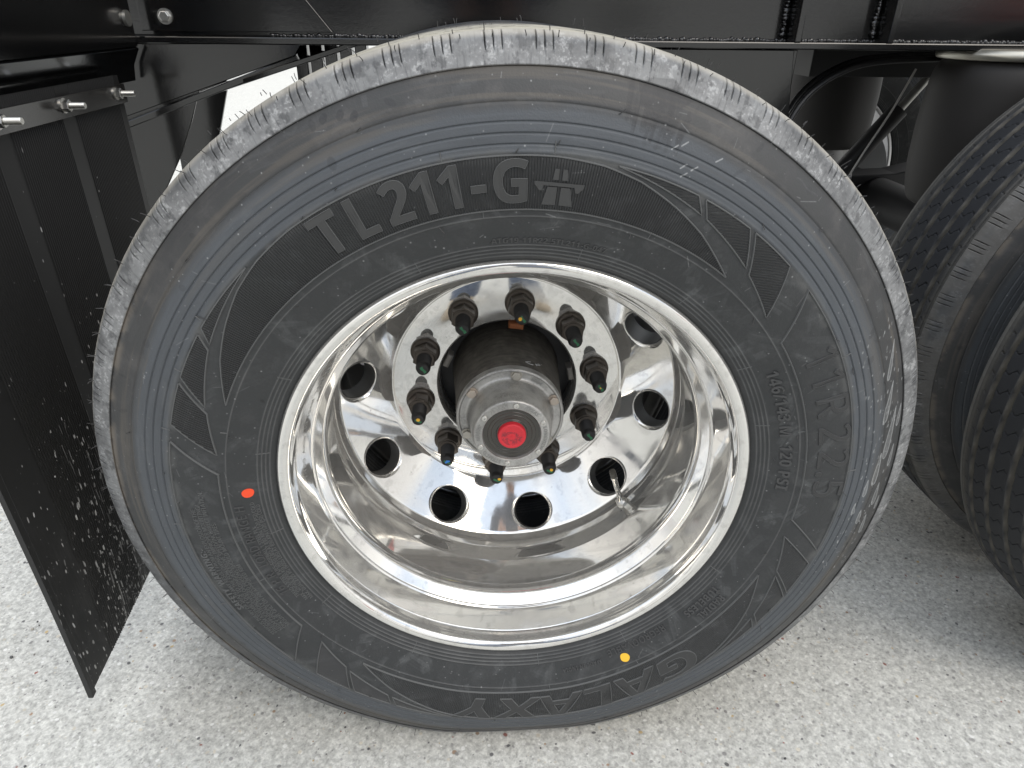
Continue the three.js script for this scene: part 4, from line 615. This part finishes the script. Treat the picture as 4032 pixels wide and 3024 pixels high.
  const flapTex = tex(1024, 1024, (u, v, o, X, Y) => { const k = sp[((1023 - Y) * 1024 + X) * 4] / 255, n2 = smp(NB, u * 2, v * 2), st = smp(NC, u * 4, v * 0.3), low = smooth(0.6, 0.2, v), dust = 0.25 * low * smooth(0.42, 0.75, n2 * 0.5 + st * 0.5); let q = 0.0125 + 0.08 * dust; q = lerp(q, 0.62, k * 0.9); o[0] = q; o[1] = q * 1.0; o[2] = q * 0.985; }, true, false);
  const flapMat = std([1, 1, 1], 0.5, 0, { map: flapTex });
  obj('flap', [front, back, fromTris(edge)], flapMat, m);
  const cl = thing('clamp_bar', 'black steel bar bolted across the top of the mud flap', 'clamp bar', [-0.65, 0, 0]);
  const bar = plain(bevelBox(0.004, 0.010, 0.894, 0.923, -0.487, 0.12, 0.001)); obj('bar', bar, phys([0.016, 0.015, 0.014], 0.22, { ior: 1.8 }), cl);
  for (const z of [-0.448, -0.279, -0.118, 0.06]) {
    const b = new THREE.Group(); b.name = 'bolt'; b.position.set(0.010, 0.911, z); cl.add(b);
    const th = []; for (let q = 0; q < 0.03; q += 0.0013) th.push([0.0042, q], [0.0048, q + 0.00065]); const tg = revolve([[0.0001, 0.0315], [0.004, 0.0315], ...th.reverse(), [0.0042, -0.002]], 20); tg.rotateY(Math.PI / 2); obj('thread', tg, zinc, b);
    const hx = hexNut(0.0145, 0.0085, 0.0008); hx.rotateY(Math.PI / 2); hx.rotateX(rr(0, 1)); hx.translate(0.002, 0, 0); obj('nut', hx, zinc, b);
    const ws = plain(new THREE.CylinderGeometry(0.0105, 0.0105, 0.002, 24)); ws.rotateZ(Math.PI / 2); ws.translate(0.001, 0, 0); obj('washer', ws, zinc, b);
  }
}
{ // suspension of the next axle in the dark under the frame
  const bagMat = std([0.013, 0.0115, 0.0105], 0.6), a = (x, z, label) => {
    const g = thing('air_spring', label, 'air spring', [x, 0, z]);
    const b = revolve(roundOff([[0.0001, 0.955], [0.115, 0.955, 0.01], [0.132, 0.925, 0.03], [0.137, 0.82, 0.03], [0.134, 0.72, 0.03], [0.118, 0.655, 0.025], [0.09, 0.665, 0.02], [0.085, 0.70]]), 64); b.rotateX(-Math.PI / 2); obj('bellows', b, bagMat, g);
    const t = revolve(roundOff([[0.0001, 0.972], [0.128, 0.972, 0.004], [0.136, 0.962, 0.006], [0.132, 0.951, 0.004], [0.0001, 0.951]]), 64); t.rotateX(-Math.PI / 2); obj('top_plate', t, std([0.5, 0.48, 0.42], 0.35, 0.9), g);
    const p = revolve(roundOff([[0.085, 0.70], [0.088, 0.6, 0.01], [0.112, 0.575, 0.01], [0.112, 0.56], [0.0001, 0.56]]), 48); p.rotateX(-Math.PI / 2); obj('piston', p, std([0.3, 0.3, 0.3], 0.45, 0.5), g);
  };
  a(1.045, -0.665, 'large dark rubber air spring under the rail, above the right tyres'); a(1.07, -1.44, 'far rubber air spring deep in the shadow under the frame');
  const ax = thing('axle', 'black axle tube running inward under the frame at the right', 'axle', [1.265, 0, 0]);
  obj('axle_tube', rod([0, 0.5, -0.2], [0, 0.5, -1.95], 0.064, 0.064, 40), ironBlack, ax);
  for (const z of [-0.67, -1.44]) { obj('trailing_arm', plain(plate([[-0.34, 0.5], [0.05, 0.43], [0.7, 0.62], [0.7, 0.72], [0.05, 0.575], [-0.34, 0.56]], z - 0.05, z + 0.05, 0.004)), ironBlack, ax); }
  obj('brake_drum', rod([0, 0.5, -0.48], [0, 0.5, -0.60], 0.21, 0.21, 48), drumMat, ax); obj('brake_drum', rod([0, 0.5, -1.84], [0, 0.5, -1.72], 0.21, 0.21, 48), drumMat, ax);
  const sh = thing('shock_absorber', 'slanted shock absorber between the two air springs under the frame', 'shock absorber', [0, 0, -1.05]);
  obj('tube', rod([0.945, 0.645, 0], [1.07, 0.81, 0], 0.024, 0.024, 24), ironBlack, sh); obj('rod', rod([1.07, 0.81, 0], [1.17, 0.95, 0], 0.011, 0.011, 16), zincDull, sh); obj('eye', rod([0.935, 0.632, -0.03], [0.935, 0.632, 0.03], 0.024, 0.024, 20), zincDull, sh);
  const hs = thing('brake_hose', 'black brake hoses arching under the frame rail at the right', 'hose', [0, 0, 0]);
  for (const [dx, dz, r] of [[0, 0, 0.008], [0.02, -0.06, 0.009], [-0.012, 0.03, 0.006]]) obj('hose', tube([[0.60 + dx, 0.66, -0.70 + dz], [0.612 + dx, 0.78, -0.70 + dz], [0.66 + dx, 0.875, -0.72 + dz], [0.76 + dx, 0.93, -0.75 + dz], [0.95, 0.945, -0.8 + dz], [1.15, 0.94, -0.86 + dz]], r, 40, 10), std([0.02, 0.02, 0.021], 0.4), hs);
  const cb = thing('cable', 'thin grey cable hanging beside the shock absorber', 'cable', [0, 0, 0]); obj('wire', tube([[0.925, 0.925, -0.78], [0.90, 0.84, -0.79], [0.86, 0.74, -0.80], [0.835, 0.68, -0.80]], 0.0022, 24, 6), std([0.3, 0.29, 0.27], 0.5), cb);
}

// ---------------------------------------------------------------- what the polished wheel mirrors: the person taking the picture, parked vehicles across the yard
{
  const P = thing('person', 'person in dark blue jacket and blue jeans, mirrored upside down in the polished wheel', 'person', [0.02, GROUND, 1.34]);
  const smin = (a, b, k) => { const h = clamp(0.5 + 0.5 * (b - a) / k); return lerp(b, a, h) - k * h * (1 - h); };
  function blob(name, bones, c, size, res, mat, parent, k = 0.03) {
    const mc = new MarchingCubes(res, mat, false, false, 160000), h = size / 2, step = size / (res - 1) ; mc.isolation = 0;
    for (let z = 0, i = 0; z < res; z++) for (let y = 0; y < res; y++) for (let x = 0; x < res; x++, i++) {
      const p = [c[0] + (x / (res / 2) - 1) * h, c[1] + (y / (res / 2) - 1) * h, c[2] + (z / (res / 2) - 1) * h]; let d = 9;
      for (const [a, b, ra, rb] of bones) { const ab = [b[0] - a[0], b[1] - a[1], b[2] - a[2]], ap = [p[0] - a[0], p[1] - a[1], p[2] - a[2]], t = clamp((ap[0] * ab[0] + ap[1] * ab[1] + ap[2] * ab[2]) / (ab[0] ** 2 + ab[1] ** 2 + ab[2] ** 2 + 1e-9)); d = smin(d, Math.hypot(ap[0] - ab[0] * t, ap[1] - ab[1] * t, ap[2] - ab[2] * t) - lerp(ra, rb, t), k); }
      mc.field[i] = -d;
    }
    mc.update(); const n = mc.count, g = new THREE.BufferGeometry(); g.setAttribute('position', new THREE.BufferAttribute(mc.positionArray.slice(0, n * 3), 3)); g.setAttribute('normal', new THREE.BufferAttribute(mc.normalArray.slice(0, n * 3), 3)); g.scale(h, h, h); g.translate(...c); return obj(name, plain(g), mat, parent);
  }
  const skin = std([0.42, 0.24, 0.17], 0.55), denim = std([0.06, 0.10, 0.19], 0.85), jacket = std([0.03, 0.045, 0.08], 0.8), boot = std([0.42, 0.34, 0.24], 0.7), hairM = std([0.03, 0.02, 0.014], 0.6);
  const hip = (s) => [s * 0.10, 0.93, 0.06], knee = (s) => [s * 0.12, 0.50, 0.03], ank = (s) => [s * 0.12, 0.09, 0.06], toe = (s) => [s * 0.15, 0.035, -0.12], sh = (s) => [s * 0.19, 1.40, -0.06], el = (s) => [s * 0.25, 1.14, -0.16], wr = (s) => [s * 0.115, 1.06, -0.40];
  const legs = [-1, 1].flatMap((s) => [[hip(s), knee(s), 0.085, 0.058], [knee(s), ank(s), 0.055, 0.036]]), torso = [[[0, 0.95, 0.06], [0, 1.15, 0.03], 0.13, 0.125], [[0, 1.15, 0.03], [0, 1.36, -0.05], 0.14, 0.14], [[-0.14, 1.38, -0.06], [0.14, 1.38, -0.06], 0.075, 0.075]], arms = [-1, 1].flatMap((s) => [[sh(s), el(s), 0.055, 0.042], [el(s), wr(s), 0.04, 0.028]]);
  const head = [[[0, 1.43, -0.09], [0, 1.54, -0.12], 0.055, 0.052], [[0, 1.63, -0.135], [0, 1.66, -0.12], 0.085, 0.088], [[0, 1.57, -0.17], [0, 1.60, -0.165], 0.055, 0.06], [[0, 1.615, -0.235], [0, 1.63, -0.225], 0.013, 0.009], [[-0.088, 1.62, -0.12], [-0.088, 1.64, -0.12], 0.014, 0.014], [[0.088, 1.62, -0.12], [0.088, 1.64, -0.12], 0.014, 0.014]];
  const hands = [-1, 1].flatMap((s) => { const w = wr(s), out = [[w, [s * 0.10, 1.045, -0.455], 0.026, 0.03]]; for (let k = 0; k < 4; k++) { const y = 1.07 - k * 0.021; out.push([[s * 0.10, y - 0.008, -0.465], [s * 0.086, y - 0.006, -0.497], 0.0095, 0.009], [[s * 0.086, y - 0.006, -0.497], [s * (0.05 + 0.005 * (k % 2)), y - 0.005, -0.491 - 0.002 * k], 0.009, 0.008]); } out.push([[s * 0.105, 1.055, -0.43], [s * 0.075, 1.075, -0.449], 0.012, 0.01], [[s * 0.075, 1.075, -0.449], [s * 0.048, 1.078, -0.452], 0.0098, 0.0088]); return out; });
  blob('body', [...legs, ...torso, ...arms, ...head, ...hands], [0, 0.9, -0.1], 1.9, 116, skin, P, 0.022);
  blob('jeans', [...[-1, 1].flatMap((s) => [[hip(s), knee(s), 0.098, 0.072], [knee(s), [s * 0.12, 0.09, 0.055], 0.07, 0.062]]), [[-0.05, 0.96, 0.06], [0.05, 0.96, 0.06], 0.13, 0.13]], [0, 0.55, 0.03], 1.15, 72, denim, P);
  blob('jacket', [...torso.map(([a, b, r0, r1]) => [a, b, r0 + 0.022, r1 + 0.02]), ...[-1, 1].flatMap((s) => [[sh(s), el(s), 0.072, 0.06], [el(s), wr(s), 0.057, 0.042]]), [[0, 0.93, 0.06], [0, 1.0, 0.055], 0.155, 0.15]], [0, 1.16, -0.1], 0.96, 72, jacket, P);
  for (const s of [-1, 1]) blob('shoe', [[ank(s), [s * 0.125, 0.05, 0.03], 0.05, 0.048], [[s * 0.12, 0.042, 0.07], toe(s), 0.042, 0.036]], [s * 0.13, 0.06, -0.02], 0.42, 40, boot, P, 0.03);
  blob('hair', [[[0, 1.69, -0.10], [0, 1.66, -0.07], 0.083, 0.088], [[0, 1.62, -0.055], [0, 1.57, -0.05], 0.06, 0.045]], [0, 1.65, -0.09], 0.36, 36, hairM, P);
  const ph = thing('phone', 'dark phone held out by the person mirrored in the wheel', 'phone', [0.02, GROUND + 1.052, 1.34 - 0.468]);
  obj('phone_body', plain(bevelBox(-0.076, 0.076, -0.036, 0.036, -0.004, 0.004, 0.0025)), std([0.03, 0.03, 0.035], 0.25), ph); obj('camera_lens', plain(new THREE.TorusGeometry(0.007, 0.002, 8, 20).translate(-0.055, 0.02, -0.005)), std([0.02, 0.02, 0.02], 0.15), ph);
}
{ // trailers and trucks parked across the yard
  const body = [std([0.72, 0.72, 0.7], 0.5), std([0.55, 0.06, 0.05], 0.5), std([0.06, 0.07, 0.09], 0.5)], dark = std([0.02, 0.02, 0.02], 0.7), glassM = std([0.03, 0.04, 0.05], 0.1);
  const tyreG = new THREE.CylinderGeometry(0.5, 0.5, 0.3, 24).rotateX(Math.PI / 2);
  function semi(label, x, z, turn, b, cab) {
    const t = thing(cab ? 'parked_truck' : 'parked_trailer', label, cab ? 'truck' : 'trailer', [x, GROUND, z], 'vehicles parked across the yard'); t.rotation.y = turn;
    if (cab) {
      const s = [[-2.2, 0.7], [-2.25, 1.5], [-0.9, 1.75], [-0.3, 2.85], [1.4, 3.2], [1.4, 0.7]]; obj('cab', plain(plate(s, -1.1, 1.1, 0.05)), b, t);
      obj('windscreen', plain(plate([[-0.93, 1.78], [-0.36, 2.8], [-0.5, 2.85], [-1.05, 1.83]], -0.9, 0.9, 0.02)), glassM, t); obj('chassis', box(-2, 5, 0.55, 0.85, -0.45, 0.45), dark, t);
      for (const wx of [-1.3, 3.2, 4.4]) for (const wz of [-0.95, 0.95]) { const w = obj('wheel', tyreG, dark, t); w.position.set(wx, 0.5, wz); }
    } else {
      obj('box', plain(bevelBox(-6.5, 6.5, 1.2, 3.9, -1.28, 1.28, 0.05)), b, t); obj('chassis', box(-6.2, 6.2, 0.95, 1.19, -0.5, 0.5), dark, t); obj('landing_leg', box(-3.6, -3.4, 0.1, 0.95, 0.35, 0.5), dark, t);
      for (const wx of [3.6, 4.9]) for (const wz of [-0.95, 0.95]) { const w = obj('wheel', tyreG, dark, t); w.position.set(wx, 0.5, wz); }
    }
  }
  semi('white box trailer in the row across the yard, leftmost', -26, 34, 0.5, body[0]); semi('dark box trailer in the row across the yard', -11, 40, 0.25, body[2]); semi('white box trailer straight across the yard', 5, 44, -0.1, body[0]);
  semi('white truck across the yard, right of centre', 19, 33, 0.9, body[0], true); semi('red truck across the yard', 24, 31, 0.9, body[1], true); semi('white truck across the yard, rightmost', 31, 28, 0.8, body[0], true); semi('dark truck across the yard at the left', -34, 26, 2.2, body[2], true);
}
renderer.render(scene, camera);
